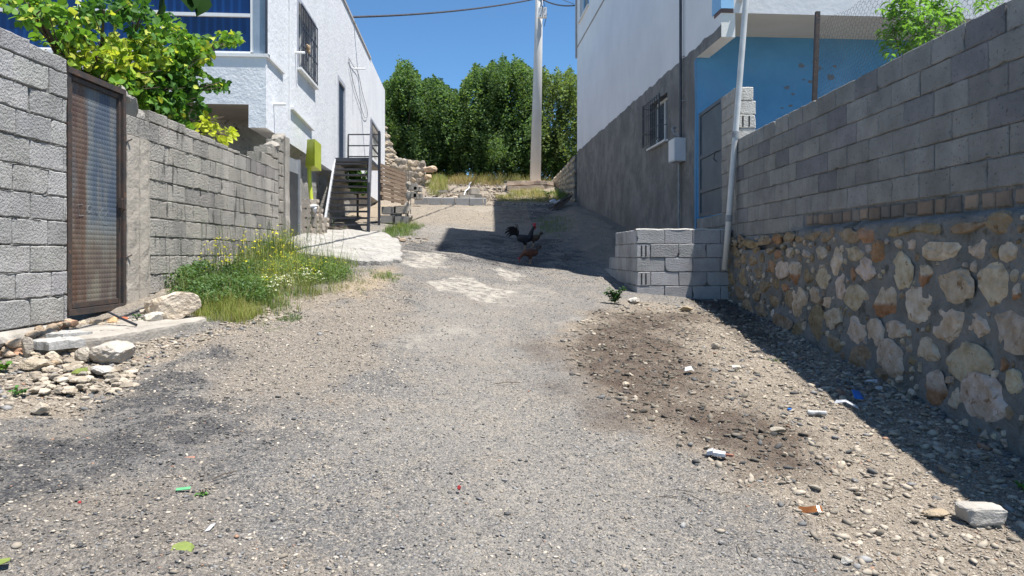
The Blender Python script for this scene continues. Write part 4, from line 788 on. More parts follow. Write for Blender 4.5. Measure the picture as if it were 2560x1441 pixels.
mb = MB(); mb.add([LH(s0, z0, .02), LH(s1, z0, .02), LH(s1, z1, .02), LH(s0, z1, .02)], [(0, 1, 2, 3)]); dd = mb.build('door', mat('navy_door', (.02, .035, .07), .5, (.03, .045, .08), 2, .05, 30), t)
mb = MB(); e = .1
for (a, b, c_, d) in ((s0-e, s1+e, z1, z1+e), (s0-e, s0, z0-.05, z1), (s1, s1+e, z0-.05, z1)): mb.hexa([LH(a, c_, -.015), LH(b, c_, -.015), LH(b, c_, .0), LH(a, c_, .0), LH(a, d, -.015), LH(b, d, -.015), LH(b, d, .0), LH(a, d, .0)])
mb.build('surround', mat('door_surround', (.46, .48, .52), .8), dd)
mb = MB(); a, b = sY(726), sY(779)
mb.hexa([LH(a, 2.53, -.055), LH(b, 2.46, -.055), LH(b, 2.46, .0), LH(a, 2.53, .0), LH(a, 2.57, -.055), LH(b, 2.50, -.055), LH(b, 2.50, .0), LH(a, 2.57, .0)]); mb.build('ledge', M_white, t)
for (p_, q_, L_) in ((684, 261, .19), (738, 132, .17), (880, 172, .36)):
    a = LH(sY(p_), lz(p_, q_)); mb = MB(); mb.tube([a, a+nl*L_], .022, 10); mb.build('spout', M_white, t)
mb = MB(); mb.tube([LH(sY(722), 2.4, -.012), LH(sY(722)+.0, 4.2, -.012), LH(sY(714), 6.2, -.012)], .012, 5); mb.build('cable_duct', M_white, t)
def wire(name, label, pts, r=.006, m=None):
    P_ = [Vector(p) for p in pts]; out = []
    for i in range(len(P_)-1):
        p0, p1, p2, p3 = P_[max(i-1, 0)], P_[i], P_[i+1], P_[min(i+2, len(P_)-1)]
        for k in range(6):
            s = k/6; out.append(.5*((2*p1)+(p2-p0)*s+(2*p0-5*p1+4*p2-p3)*s*s+(3*p1-p0-3*p2+p3)*s**3))
    out.append(P_[-1]); mb = MB(); mb.tube(out, r, 6); return tag(mb.build(name, m or M_dark, base=P_[0]), label, 'wire')
def lp(p_, q_, d=-.03): return LH(sY(p_), lz(p_, q_), d)
wire('hanging_wire', 'thin dark wire looping down the white wall beside the side door', [lp(869, 145), lp(880, 165), lp(893, 185), lp(903, 230), lp(915, 275), lp(916, 292), lp(909, 294), lp(902, 275), lp(890, 240), lp(880, 205), lp(872, 170), lp(869, 148)], .007)
t2 = thing('hanging_ornament', 'small straw ornament hung on the barred side window', 'ornament', lp(756, 118, -.1))
c_ = lp(757, 120, -.1); mb = MB(); mb.rock(c_, (.04, .06, .09), 77, 2, 0, (.5, .36, .24)); mb.rock(c_+Vector((.02, .02, -.07)), (.03, .05, .05), 78, 2, 0, (.55, .42, .3)); mb.build('straw', M_rock, t2)
mb = MB(); mb.tube([c_+Vector((0, 0, .22)), c_], .006, 5); mb.build('cord', M_dark, t2)
# ---- lime meter box on post
t = thing('meter_box', 'lime green metal meter box on a bent post beside the stairs', 'electric box', (-3.62, 13.0, .35))
def q3(p_, q_, Y): return P(p_, q_, Y)
A_, B_, C_, D_ = q3(768, 349, 12.9), q3(787, 348, 12.72), q3(787, 416, 12.72), q3(763, 418, 12.95)
back = Vector((.03, .62, 0)); E = q3(803, 362, 13.35); Fp = q3(803, 428, 13.35)
mb = MB(); off = E-B_; mb.hexa([D_, C_, Fp, D_+off*1.0, A_, B_, E, A_+off]); mb.build('case', M_yellow, t)
mb = MB(); nrm = (C_-D_).cross(A_-D_).normalized(); cc = [D_.lerp(B_, .12)+Vector((0, -.012, 0)), D_.lerp(C_, .86).lerp(B_, .1)+Vector((0, -.012, 0)), B_.lerp(D_, .12)+Vector((0, -.012, 0)), A_.lerp(B_, .15).lerp(D_, .1)+Vector((0, -.012, 0))]
mb.hexa([cc[0], cc[1], cc[1]+Vector((0, .01, 0)), cc[0]+Vector((0, .01, 0)), cc[3], cc[2], cc[2]+Vector((0, .01, 0)), cc[3]+Vector((0, .01, 0))]); mb.build('door', M_yellow, t)
mb = MB(); mb.tube([q3(773, 418, 13.0), q3(774, 450, 13.0), q3(779, 508, 12.95), Vector((-3.6, 12.95, .3))], .036, 10); mb.build('post', M_yellow, t)
# ---- paving block stack with bag
t = thing('paver_stack', 'stack of beige interlocking pavers at the foot of the lime box', 'pavers', (-3.5, 12.8, .3))
r = random.Random(61)
def paver(mb, c_, w_, h_, d_, rz, col):
    pts = []; 
    for (x_, z_) in ((-1, -1), (-.35, -1), (-.2, -.82), (.2, -.82), (.35, -1), (1, -1), (1, -.4), (.82, -.25), (.82, .25), (1, .4), (1, 1), (.35, 1), (.2, .82), (-.2, .82), (-.35, 1), (-1, 1), (-1, .4), (-.82, .25), (-.82, -.25), (-1, -.4)): pts.append((x_*w_/2, z_*h_/2))
    n_ = len(pts); V = [(c_[0]+x_*math.cos(rz), c_[1]+x_*math.sin(rz)+y_, c_[2]+z_) for y_ in (0, d_) for x_, z_ in pts]
    mb.add(V, [tuple(range(n_))[::-1], tuple(range(n_, 2*n_))]+[(i, (i+1) % n_, n_+(i+1) % n_, n_+i) for i in range(n_)], col)
mp_ = mat('paver', (.50, .44, .37), .9, (.42, .37, .31), 6, .5, 50, True)
cols_ = [(766, 12.75, 4, .0), (783, 12.85, 4, .06), (795, 12.95, 3, -.05), (806, 13.2, 2, .1)]
for p_, Y_, n_, rz in cols_:
    z = float(G(-3.4, Y_))+.02
    for k in range(n_):
        g = r.uniform(.85, 1.1); mb = MB(); paver(mb, ((p_-CX)/F*Y_+r.uniform(-.015, .015), Y_, z+.085), .15, .165, .14, rz+r.uniform(-.1, .1), (g, g*.98, g*.96)); mb.build('paver', mp_, t); z += .168
t = thing('plastic_bag', 'crumpled grey and white plastic bag stuffed on top of the pavers', 'bag', (-3.52, 12.8, .95))
mb = MB(); v, f = rockshape(91, 4, 14, .05); v = v*(1+.25*(fbm(v[:, 0]*4+9, v[:, 1]*4+v[:, 2]*3, 2)-.5)[:, None]); c_ = q3(783, 518, 12.85)
mb.add(v*np.array([.11, .09, .055])+np.array([0, 0, 0])+np.array(c_[:]), f, (.6, .62, .66)); mb.add(v*np.array([.06, .05, .07])+np.array((c_+Vector((.03, -.03, -.05)))[:]), f, (.7, .7, .72)); mb.build('bag', M_rock, t, smooth=True)
# ---- metal stairs
t = thing('metal_staircase', 'dark open steel staircase with landing up to the white house door', 'stairs', (-3.4, 14.85, .45))
xl0, xr0, ya, za = -3.86, -2.98, 14.85, .47; yb, zb2 = 17.05, 2.28; xl1, xr1 = -4.17, -3.36
n_ = 12
for k in range(n_):
    f_ = (k+.0)/n_; y = ya+(yb-ya)*f_; z = za+(zb2-za)*f_+.02; xl = xl0+(xl1-xl0)*f_; xr = xr0+(xr1-xr0)*f_
    mb = MB(); mb.hexa([(xl, y, z-.035), (xr, y, z-.035), (xr, y+.16, z-.035), (xl, y+.16, z-.035), (xl, y, z), (xr, y, z), (xr, y+.16, z), (xl, y+.16, z)]); mb.build('tread', M_dark, t)
for side_, x0, x1, m_ in (('l', xl0-.02, xl1-.02, mat('grey_stringer', (.42, .43, .45), .6, (.3, .31, .33), 20, .2, 60)), ('r', xr0+.02, xr1+.02, M_dark)):
    mb = MB(); mb.bar((x0, ya-.1, za-.12), (x1, yb, zb2-.06), .045, .13); mb.build('stringer', m_, t)
mb = MB(); mb.hexa([(-4.2, 17.0, 2.2), (-3.34, 17.0, 2.2), (-3.46, 18.85, 2.2), (-4.32, 18.85, 2.2), (-4.2, 17.0, 2.29), (-3.34, 17.0, 2.29), (-3.46, 18.85, 2.29), (-4.32, 18.85, 2.29)]); mb.build('landing', M_dark, t)
for (x_, y_) in ((-3.40, 17.05), (-3.46, 18.8), (-3.12, 16.9)):
    mb = MB(); mb.bar((x_, y_, float(G(x_, y_))-.1), (x_, y_, 2.2 if x_ < -3.3 else 2.9), .05); mb.build('leg', M_dark, t)
mb = MB(); h = 1.0
R0, R1 = Vector((xr0+.03, ya-.02, za)), Vector((xr1+.03, yb, zb2)); U = Vector((0, 0, 1))
mb.bar(R0-U*.1, R0+U*h, .045); mb.bar(R1, R1+U*.9, .045)
for q in (1.0, .82, .64, .46, .28, .10): mb.bar(R0+U*(h*q), R1+U*(.9*q), .04)
mb.bar(R0.lerp(R1, .5), R0.lerp(R1, .5)+U*.95, .034); mb.build('stair_railing', M_dark, t)
mb = MB(); L0, L1 = R1.copy(), Vector((-3.46, 18.83, 2.28)); L2 = Vector((-4.28, 18.83, 2.28))
for p in (L1,): mb.bar(p, p+U*.88, .045)
for q in (1.0, .66, .33): mb.bar(L0+U*(.88*q), L1+U*(.86*q), .03); mb.bar(L1+U*(.86*q), L2+U*(.86*q), .03)
mb.bar(L2, L2+U*.86, .03, col=(1, 1, 1)); mb.build('landing_railing', M_dark, t)
mb = MB(); mb.box((-3.95, 14.8, .1), (-2.95, 14.95, .48)); mb.build('base_step', mat('step_block', (.12, .10, .09), .95, (.08, .07, .065), 9, .6, 30), t)
# ---- pallet, its rubble pier
t = thing('wooden_pallet', 'weathered wooden pallet propped upright beside the stairs', 'pallet', (-2.95, 17.3, 1.1))
TL, TR, BR, BL = P(950, 408, 17.0), P(1014, 432, 18.2), P(1016, 513, 18.2), P(955, 500, 17.0); r = random.Random(3)
for k in range(9):
    a, b = k/9+.008, (k+1)/9-.016; q0, q1 = TL.lerp(BL, (a+b)/2), TR.lerp(BR, (a+b)/2); 
    if k in (4, 7): q0 = q0+(q0-q1).normalized()*.12
    hh = (TL-BL).length*(b-a); g = r.uniform(.8, 1.2); mb = MB(); mb.bar(q0, q1, .02, hh, (g, g*.97, g*.93)); mb.build('slat', M_wood, t)
for q in (.08, .5, .92): mb = MB(); mb.bar(TL.lerp(TR, q)+Vector((-.05, .03, 0)), BL.lerp(BR, q)+Vector((-.05, .03, 0)), .07, .06, (.7, .68, .66)); mb.build('bearer', M_wood, t)
t = thing('rubble_pier', 'short pier of grey blocks and stones under the pallet', 'pier', (-2.9, 17.4, .5))
mb = MB(); r = random.Random(17); g0 = float(G(-2.9, 17.4))
for k, (p_, q_, w_, h_) in enumerate(((974, 527, .17, .17), (1004, 526, .16, .17), (972, 549, .17, .18), (1004, 551, .17, .18), (990, 538, .12, .34))):
    c_ = P(p_, q_, 17.35); mb.box((c_.x-w_, c_.y-.15+(.05 if k == 4 else 0), c_.z-h_/2), (c_.x+w_, c_.y+.15, c_.z+h_/2), (.8, .82, .86) if k != 1 else (1.1, 1.05, 1))
mb.build('blocks', M_blockold, t)
mb = MB()
for k, (p_, q_, s_, c_) in enumerate(((974, 568, .12, (.5, .40, .29)), (960, 572, .08, (.45, .37, .27)), (992, 570, .07, (.5, .42, .33)), (1006, 564, .08, (.5, .35, .25)), (1020, 566, .07, (.45, .38, .3)), (986, 562, .06, (.5, .42, .32)), (1024, 545, .10, (.42, .38, .34)), (1018, 520, .12, (.40, .37, .33)), (1020, 490, .10, (.42, .39, .35)), (1021, 462, .07, (.40, .37, .33)))):
    mb.rock(P(p_, q_, 17.3+.1*(k > 5)), (s_, s_*.8, s_*(.8 if k < 6 else 1.3)), 200+k, 3, None, c_)
mb.build('stones', M_rock, t)
t = thing('rebar_cage', 'thin rusty rebar sticking up behind the pallet', 'rebar', (-2.6, 18.4, 1.2))
mb = MB()
for p_ in (1014, 1020, 1026): mb.tube([P(p_, 560, 18.3), P(p_+2, 425+(p_ % 4)*3, 18.3)], .012, 5)
for q_ in range(430, 540, 12): mb.tube([P(1014, q_, 18.3), P(1027, q_+1, 18.35)], .007, 4)
mb.build('bars', mat('rebar', (.22, .20, .18), .8), t)
# ---- rubble walls at the back
def rubble(name, label, quad, nx_, nz_, seed, depth=.25, pal=((.46, .40, .33), (.38, .34, .29), (.50, .42, .32)), mort=None, flat=.05, par=None, gapf=.44):
    """quad: bottom-left, bottom-right, top-right, top-left (Vectors)"""
    a, b, c_, d = quad; r = random.Random(seed); nrm = (b-a).cross(d-a).normalized()
    if nrm.y > 0 and abs(nrm.y) > .3: nrm = -nrm
    if abs(nrm.y) <= .3 and nrm.x*(-(a.x+b.x)) < 0: nrm = -nrm
    t = thing(name, label, 'wall', (a+b)/2)
    mb = MB(); mb.hexa([a, b, b-nrm*depth, a-nrm*depth, d, c_, c_-nrm*depth, d-nrm*depth]); mb.build('mortar', mort or M_conc, t)
    mb = MB(); W = ((b-a).length+(c_-d).length)/2; H = ((d-a).length+(c_-b).length)/2
    for j in range(nz_):
        for i in range(-1, nx_+1):
            u = (i+.5+(.5 if j % 2 else 0)+r.uniform(-.15, .15))/nx_; v = (j+.5+r.uniform(-.1, .1))/nz_
            if not -.01 < u < 1.01: continue
            p = a.lerp(b, u).lerp(d.lerp(c_, u), v); rs = W/nx_*gapf*r.uniform(.85, 1.25); rz = H/nz_*gapf*r.uniform(.85, 1.2)
            vv, ff = rockshape(seed*50+i*7+j, 3, 12, .05); ex = (b-a).normalized(); ez = nrm.cross(ex); 
            if ez.z < 0: ez = -ez
            R = np.array([[ex.x, nrm.x, ez.x], [ex.y, nrm.y, ez.y], [ex.z, nrm.z, ez.z]]); g = r.uniform(.8, 1.2); cc = r.choice(pal)
            mb.add((vv*np.array([rs*1.15, flat, rz*1.15]))@R.T+np.array(p[:]), ff, tuple(q*g for q in cc))
    mb.build('stones', M_rock, t); return t
rubble('stone_wall', 'slanting pale stone retaining wall behind the far end of the white house', (P(961, 420, 28.45), P(994, 430, 28.9), P(993, 398, 28.9), P(961, 315, 28.45)), 4, 10, 5, pal=((.56, .48, .38), (.5, .44, .35)), gapf=.5)
rubble('stone_wall', 'tumbledown rubble wall at the top of the slope left of the trees', (P(990, 470, 28.6), P(1062, 470, 28.6), P(1061, 405, 28.6), P(990, 394, 28.6)), 5, 5, 7, .5, flat=.07, gapf=.6)
rubble('stone_wall', 'fitted yellow stone wall running from the grey house to the pole', (Vector((2.24, 25.8, 1.6)), P(1385, 490, 29.0), P(1384, 449, 29.0), P(1436, 388, 25.8)), 15, 8, 9, .3, pal=((.48, .42, .32), (.52, .45, .34), (.42, .37, .29)), mort=M_mortardark, gapf=.46, flat=.05)
t = thing('broken_steps', 'broken grey blocks stepping up the bank behind the pallet', 'blocks', P(1035, 480, 24))
mb = MB(); r = random.Random(5)
for (p_, q_, w_, h_) in ((1032, 468, .16, .22), (1015, 466, .14, .22), (1045, 474, .12, .15), (1028, 488, .2, .2), (1046, 492, .14, .18), (1010, 490, .2, .2)):
    c_ = P(p_, q_, 24.6); mb.box((c_.x-w_, c_.y-.2, c_.z-h_/2), (c_.x+w_, c_.y+.2, c_.z+h_/2), (.85, .87, .9))
mb.build('blocks', M_blockold, t)
# ---- kerb blocks
for k in range(6):
    x0, x1 = 1036+34.6*k, 1036+34.6*(k+1)-2.0
    if k == 5: x1 = x0+6
    a, b = P(x0, 508+.3*k, 25.35), P(x1, 508+.3*k, 25.35); a.z = max(a.z, float(G(a.x, 25.3))-.02); zt = a.z+.21; mb = MB()
    mb.hexa([(a.x, 25.35, a.z-.15), (b.x, 25.35, a.z-.15), (b.x, 25.5, a.z-.15), (a.x, 25.5, a.z-.15), (a.x, 25.35, zt-.03), (b.x, 25.35, zt-.03), (b.x, 25.5, zt), (a.x, 25.5, zt)])
    lab = 'leftmost kerb block of the row ending the paved lane' if k == 0 else 'short cut kerb piece at the right end of the row' if k == 5 else ['second', 'third', 'fourth', 'fifth'][k-1]+' kerb block from the left in the row ending the lane'
    tag(mb.build('kerb_block', mat('kerb', (.33, .33, .335), .9, (.27, .27, .27), 4, .3, 40) if k == 0 else bpy.data.materials['kerb'], base=((a.x+b.x)/2, 25.4, a.z)), lab, 'kerb block', 'kerb blocks across the lane end')
def loose(name, label, cat, p_, q_, dims, rz, m, col=(1, 1, 1), Y=None, tilt=0, dz=0):
    c_ = gp(p_, q_) if Y is None else P(p_, q_, Y); mb = MB(); M_ = Matrix.Rotation(rz, 3, 'Z')@Matrix.Rotation(tilt, 3, 'X'); a, b, h = [q/2 for q in dims]
    mb.hexa([c_+Vector((0, 0, h+dz))+M_@Vector(v) for v in ((-a, -b, -h), (a, -b, -h), (a*.96, b, -h), (-a, b*.95, -h), (-a, -b, h), (a*.97, -b, h), (a, b, h), (-a, b, h))], col)
    return tag(mb.build(name, m, base=c_), label, cat)
loose('concrete_slab_piece', 'flat grey slab piece lying left of the white block on the bank', 'slab', 1166, 497, (.55, .3, .12), .3, M_conc, Y=25.6)
loose('concrete_slab_piece', 'flat grey slab lying under the pale cable end on the bank', 'slab', 1186, 494, (.6, .3, .10), -.1, M_conc, Y=26.1)
loose('concrete_block_piece', 'small whitish concrete block standing at the end of the slabs on the bank', 'block', 1185, 486, (.34, .25, .2), .5, M_conc, Y=26.3)
loose('concrete_slab_piece', 'thin grey slab on the bank above the kerb row', 'slab', 1108, 482, (.32, .2, .08), .1, M_conc, Y=26.6)
wire('white_cable', 'pale cable curling down the bank above the kerb', [P(1175, 459, 28.6), P(1178, 458, 28.5)+Vector((0, 0, .03)), P(1173, 463, 28), P(1172, 471, 27.4), P(1164, 478, 26.9), P(1160, 490, 26)], .02, M_white)
# slabs under pole
t = thing('broken_slab', 'broken concrete slab layers at the foot of the utility pole', 'slab', P(1325, 470, 28.5))
r = random.Random(2)
def jslab(mb, x0, x1, Ya, Yb, z0, z1, n_, seed, j=.1):
    r = random.Random(seed); f_ = [(x0+(x1-x0)*i/n_, Ya+r.uniform(-j, j)) for i in range(n_+1)]; pts = f_+[(x1, Yb), (x0, Yb)]
    mb.prism(pts, [z0+r.uniform(-.04, .02) for _ in pts], [z1+r.uniform(-.02, .02) for _ in pts])
a, b = P(1268, 462, 28.2), P(1384, 462, 28.2)
mb = MB(); jslab(mb, a.x, b.x, 28.15, 29.6, 2.74, 2.86, 7, 3); jslab(mb, a.x+.0, b.x, 28.05, 28.4, 2.42, 2.69, 7, 4, .05); jslab(mb, a.x+1.0, b.x-.1, 28.0, 28.5, 2.2, 2.3, 8, 6, .04); jslab(mb, P(1316, 450, 28.5).x, P(1362, 450, 28.5).x, 28.4, 29.4, 2.84, 2.93, 6, 5, .05)
mb.build('layers', mat('tan_concrete', (.52, .42, .33), .9, (.42, .33, .26), 4, .8, 20), t)
# ---- utility pole
t = thing('utility_pole', 'tall pale concrete utility pole on the rise before the trees', 'utility pole', (.93, 29, 2.85))
mb = MB(); mb.tube([(.93, 29, 2.6), (1.05, 29, 8), (1.13, 29, 12.4)], [.225, .17, .13], 24); mb.build('shaft', M_pole, t, smooth=True)
mb = MB(); c_ = P(1356, 33, 28.72); mb.box((c_.x-.17, c_.y-.1, c_.z-.2), (c_.x+.17, c_.y+.08, c_.z+.2)); bx_ = mb.build('junction_box', M_white, t)
mb = MB(); [mb.tube([c_+Vector((x_, -.1, z_)), c_+Vector((x_, -.12, z_))], .02, 6) for x_ in (-.1, .1) for z_ in (-.13, .13)]; mb.tube([c_+Vector((0, -.12, .25)), c_+Vector((.02, -.15, .05)), c_+Vector((.0, -.12, -.2))], .012, 5); mb.build('fitting', M_dark, bx_)
mb = MB(); mb.bar((.5, 28.85, 10.42), (1.7, 28.85, 10.42), .06); mb.tube([(1.09, 28.8, 10.5), (1.25, 28.7, 10.1), (1.40, 28.75, 9.6), (1.28, 28.72, 9.1)], .012, 5); mb.tube([(1.0, 28.84, 3.9), (1.0, 28.8, 3.0)], .012, 5); mb.build('bracket', M_dark, t)
def cable(name, label, a, b, sag, r, n_=24): 
    pts = [a.lerp(b, i/n_)+Vector((0, 0, -4*sag*(i/n_)*(1-i/n_))) for i in range(n_+1)]; mb = MB(); mb.tube(pts, r, 6); return tag(mb.build(name, M_dark, base=a), label, 'cable')
cable('overhead_cable', 'twisted dark cable spanning from the white house roof to the pole', P(876, 43, 19.8), P(1342, -3, 28.85), .14, .033)
cable('overhead_cable', 'dark cable from the pole to the tall house on the right', P(1356, -1, 28.85), P(1436, 14, 25.6), .1, .03)
cable('overhead_cable', 'thin pale cable above the dark one by the tall house', P(1376, -14, 28.85), P(1434, 10, 25.7), .02, .012)

P5 = [Vector((1, 29, 11.0)), Vector((.11, 22.5, 9.0)), Vector((-.75, 16, 6.95)), Vector((-1.6, 9, 4.75)), Vector((-2.6, 1.5, 2.7)), Vector((-5, -8, 3.0)), Vector((-9, -25, 6))]
mb = MB(); mb.tube(P5, .03, 6); tag(mb.build('overhead_cable', M_dark, base=P5[0]), 'cable above the picture whose thin shadow crosses the sunlit lane', 'cable')
# ================================================================ WIRE FENCE
t = thing('wire_fence', 'rusty post with sagging chicken wire on top of the right wall', 'fence', (3.32, 7.9, 1.62))
mb = MB(); a, b = P(2036, 248, 7.95), P(2044, 30, 7.95); mb.bar(a-Vector((0, 0, .03)), b, .045, .045); mb.build('post', M_rust, t)
mb = MB(); cell = .075; r = random.Random(5); h_ = cell*.9
def wp(s, z):   # s = distance towards the camera from the post, sagging top
    q = .03*math.sin(s*2.1+z*3); return Vector((3.34+.03*math.sin(s*3+1)+.02*math.sin(z*7), 7.93-s+q*.4, 1.66+z*(.98-.05*s+.03*math.sin(s*4))+.02*math.sin(s*6)))
ns, nz2 = 48, 18
for i in range(ns):
    for j in range(nz2):
        s = i*cell+(cell/2 if j % 2 else 0); z = j*cell*.62
        if z > 1.0+.1*s: continue
        top = wp(s, z+cell*.36); bot = wp(s, z)
        mb.tube([bot, top], .0016, 3, cap=False); mb.tube([top, wp(s+cell/2, z+cell*.62)], .0013, 3, cap=False); mb.tube([top, wp(s-cell/2, z+cell*.62)], .0013, 3, cap=False)
mb.build('netting', mat('fence_wire', (.16, .15, .145), .6, (.1, .08, .07), 10, 0), t)
# ================================================================ FOLIAGE
def leaft(w_, l_, fold=.25, k=5, tip=1.):
    """leaf template along +Y, x across, z up-fold (triangles)"""
    V = [(0, 0, 0)]; prof = [(.12, .45), (.35, .95), (.6, 1), (.82, .62)]
    for y, x in prof: V += [(-x*w_/2, y*l_, fold*x*w_/2), (0, y*l_*1.01, -.06*l_*(y**2)), (x*w_/2, y*l_, fold*x*w_/2)]
    V.append((0, l_, -.10*l_)); F_ = [(0, 2, 1), (0, 3, 2)]
    for i in range(3):
        o = 1+3*i; F_ += [(o, o+1, o+4), (o, o+4, o+3), (o+1, o+2, o+5), (o+1, o+5, o+4)]
    F_ += [(10, 11, 13), (11, 12, 13)]
    return np.array(V), np.array(F_)
L_round = [leaft(.78, 1, .3), leaft(.7, 1, .1), leaft(.85, 1, .5)]
L_simple = [(np.array([(0, 0, 0), (-.32, .45, .1), (0, 1, -.1), (.32, .45, .1)]), np.array([(0, 3, 1), (3, 2, 1)])), (np.array([(0, 0, 0), (-.28, .5, -.05), (0, 1, .1), (.3, .4, .12)]), np.array([(0, 3, 1), (3, 2, 1)]))]
def curled():
    V = []; F_ = []; n_ = 7
    for i in range(n_+1):
        s = i/n_; a = s*2.1; y = math.sin(a)*.48; z = -(1-math.cos(a))*.48; w_ = .12*math.sin(min(1, s*1.1+.06)*math.pi)**.7 if s < 1 else 0
        V += [(-w_, y, z+.05*(w_ > 0)), (0, y, z), (w_, y, z+.05*(w_ > 0))]
    for i in range(n_):
        o = 3*i; F_ += [(o, o+1, o+4), (o, o+4, o+3), (o+1, o+2, o+5), (o+1, o+5, o+4)]
    return np.array(V), np.array(F_)
L_curl = [curled()]
def sprigs(starts, dirs, lens, nleaf, lsize, rng, droop=.25, spread=.9):
    """returns leaf positions, directions; starts (n,3), dirs unit"""
    n_ = len(starts); P_, D_, T_ = [], [], []
    for k in range(nleaf):
        s = (k+.6)/nleaf; p = starts+dirs*(lens*s)[:, None]; p[:, 2] -= droop*lens*s*s
        side = np.cross(dirs, rng.normal(size=(n_, 3))); side /= np.linalg.norm(side, axis=1, keepdims=True)+1e-9
        d = dirs*(.55)+side*spread+np.array([0, 0, -.1]); d /= np.linalg.norm(d, axis=1, keepdims=True)
        P_.append(p); D_.append(d); T_.append(np.full(n_, s))
    return np.concatenate(P_), np.concatenate(D_), np.concatenate(T_)
PROF = np.array([(900, 260), (955, 235), (963, 203), (975, 200), (985, 188), (992, 152), (1000, 146), (1012, 150), (1024, 147), (1032, 170), (1042, 166), (1052, 195), (1070, 194), (1085, 190), (1103, 188), (1112, 208), (1122, 212), (1136, 224), (1142, 240), (1150, 226), (1158, 200), (1168, 195), (1178, 176), (1191, 158), (1205, 178), (1215, 165), (1235, 148), (1247, 160), (1257, 142), (1272, 160), (1290, 140), (1302, 155), (1312, 158), (1322, 172), (1331, 166), (1350, 180), (1364, 170), (1380, 182), (1397, 164), (1410, 175), (1420, 166), (1434, 180), (1520, 170)])
def bgtree(i, px_, lab, hue, wpx, Yc=34.5):
    r = np.random.default_rng(300+i); X0 = (px_-CX)/F*Yc; zb_ = float(G(X0, Yc))-.1
    t = thing('tree', lab, 'tree', (X0, Yc, zb_), 'trees beyond the rise')
    mb = MB(); rr = random.Random(i); n_sh = 960
    pxs = px_+r.uniform(-wpx, wpx, n_sh)*1.65; Ys = Yc+.6*math.sin(i*2.3)+r.normal(0, 1.2, n_sh)*np.sqrt(np.clip(1.1-(np.abs(pxs-px_)/(wpx*1.65))**2, .2, 1)); Xs = (pxs-CX)/F*Ys
    ztop = -(np.interp(pxs, PROF[:, 0], PROF[:, 1])-HY)/F*Ys; edge = np.abs(pxs-px_)/(wpx*1.15); ztop = zb_+(ztop-zb_)*(1-.04*edge**2)
    ln = r.uniform(.7, 1.5, n_sh); zs_ = zb_+.1+(ztop-zb_-ln*.93-.1)*r.random(n_sh)**.75; zs_ = np.maximum(zs_, zb_-.2)
    ncl = 60; cx_, cy_, cz_ = r.uniform(-wpx, wpx, ncl)*1.6+px_, Yc+r.normal(-.3, 1.1, ncl), r.random(ncl)**.8; ci = r.integers(0, ncl, n_sh)
    m_ = r.random(n_sh) < .58; pxs = np.where(m_, cx_[ci]+r.normal(0, 9, n_sh), pxs); Ys = np.where(m_, cy_[ci]+r.normal(0, .35, n_sh), Ys); Xs = (pxs-CX)/F*Ys
    ztop = -(np.interp(pxs, PROF[:, 0], PROF[:, 1])-HY)/F*Ys; zs_ = np.where(m_, zb_+.1+(ztop-zb_-ln*.9)*cz_[ci]+r.normal(0, .3, n_sh), zs_); zs_ = np.minimum(zs_, ztop-ln*.85); tone = r.uniform(.65, 1.35, ncl)[ci]
    # leading shoots that make the outline
    k = 70; zs_[:k] = ztop[:k]-ln[:k]*.97
    st = np.c_[Xs, Ys, zs_]; out = np.c_[(Xs-X0)*.22, (Ys-Yc)*.25-.12, np.ones(n_sh)]+r.normal(0, .28, (n_sh, 3))*np.array([1, 1, .2]); out[:, :2] *= .7; out[:k, :2] *= .45; out /= np.linalg.norm(out, axis=1, keepdims=True)
    pos, D, s = sprigs(st, out, ln, 44, .1, r, .05, 1.0); pos += r.normal(0, .09, pos.shape); D = D+np.array([0, -.25, -.15]); N = len(pos)
    ppx = CX+pos[:, 0]/pos[:, 1]*F; ppy = HY-pos[:, 2]/pos[:, 1]*F
    keep = (pos[:, 2] > zb_-.3) & (ppy > np.interp(ppx, PROF[:, 0], PROF[:, 1])+24*(vn(ppx*.13, ppx*0, 2)-.5)+14*(vn(ppx*.35, ppy*.05, 5)-.5)+4*r.random(len(ppx))); keep &= (fbm(pos[:, 0]*2.1+i, pos[:, 2]*2.1, 40+i) > .40) | (r.random(len(ppx)) < .35) | (ppy > 330); pos, D, s = pos[keep], D[keep], s[keep]; N = len(pos)
    clump = fbm(pos[:, 0]*1.3+pos[:, 1]*.7, pos[:, 2]*1.3, 7+i)
    g = (1.0+1.1*clump)[:, None]*np.array(hue)*r.uniform(.7, 1.3, (N, 1)); yl = r.random(N) < .10; g[yl] *= [1.5, 1.3, .9]
    tn = np.tile(tone, 44)[keep]; g = g*tn[:, None]
    sz_ = r.uniform(.085, .16, N); scatter('crown', L_simple, M_leaf, pos, frames(D, r.uniform(0, 6.28, N)), np.repeat(sz_[:, None], 3, 1), g, r.integers(0, 2, N), parent=t)
    mb.tube([(X0, Yc, zb_-.3), (X0+.05, Yc, zb_+1.2), (X0, Yc+.1, zb_+2.6), (X0+.1, Yc, zb_+4)], [.16, .13, .09, .03], 8)
    for q in range(16):
        j = rr.randrange(n_sh); e = Vector(st[j]); b_ = Vector((X0, Yc, zb_+rr.uniform(.5, 2.5))); mb.tube([b_, b_.lerp(e, .5)+Vector((0, 0, .3)), e+Vector(out[j])*.6], [.05, .03, .008], 6)
    mb.build('trunk', M_bark, t)
bgtree(1, 1003, 'tree with the tall pointed top just right of the white house', (.066, .112, .040), 36)
bgtree(2, 1088, 'rounded green tree second from the white house', (.058, .102, .040), 38)
bgtree(3, 1190, 'tree with upright shoots right of the dip in the skyline', (.070, .115, .044), 42)
bgtree(4, 1275, 'highest green tree directly left of the utility pole', (.062, .106, .040), 45)
bgtree(5, 1390, 'olive green tree between the utility pole and the grey house', (.085, .120, .046), 52, 35.2)
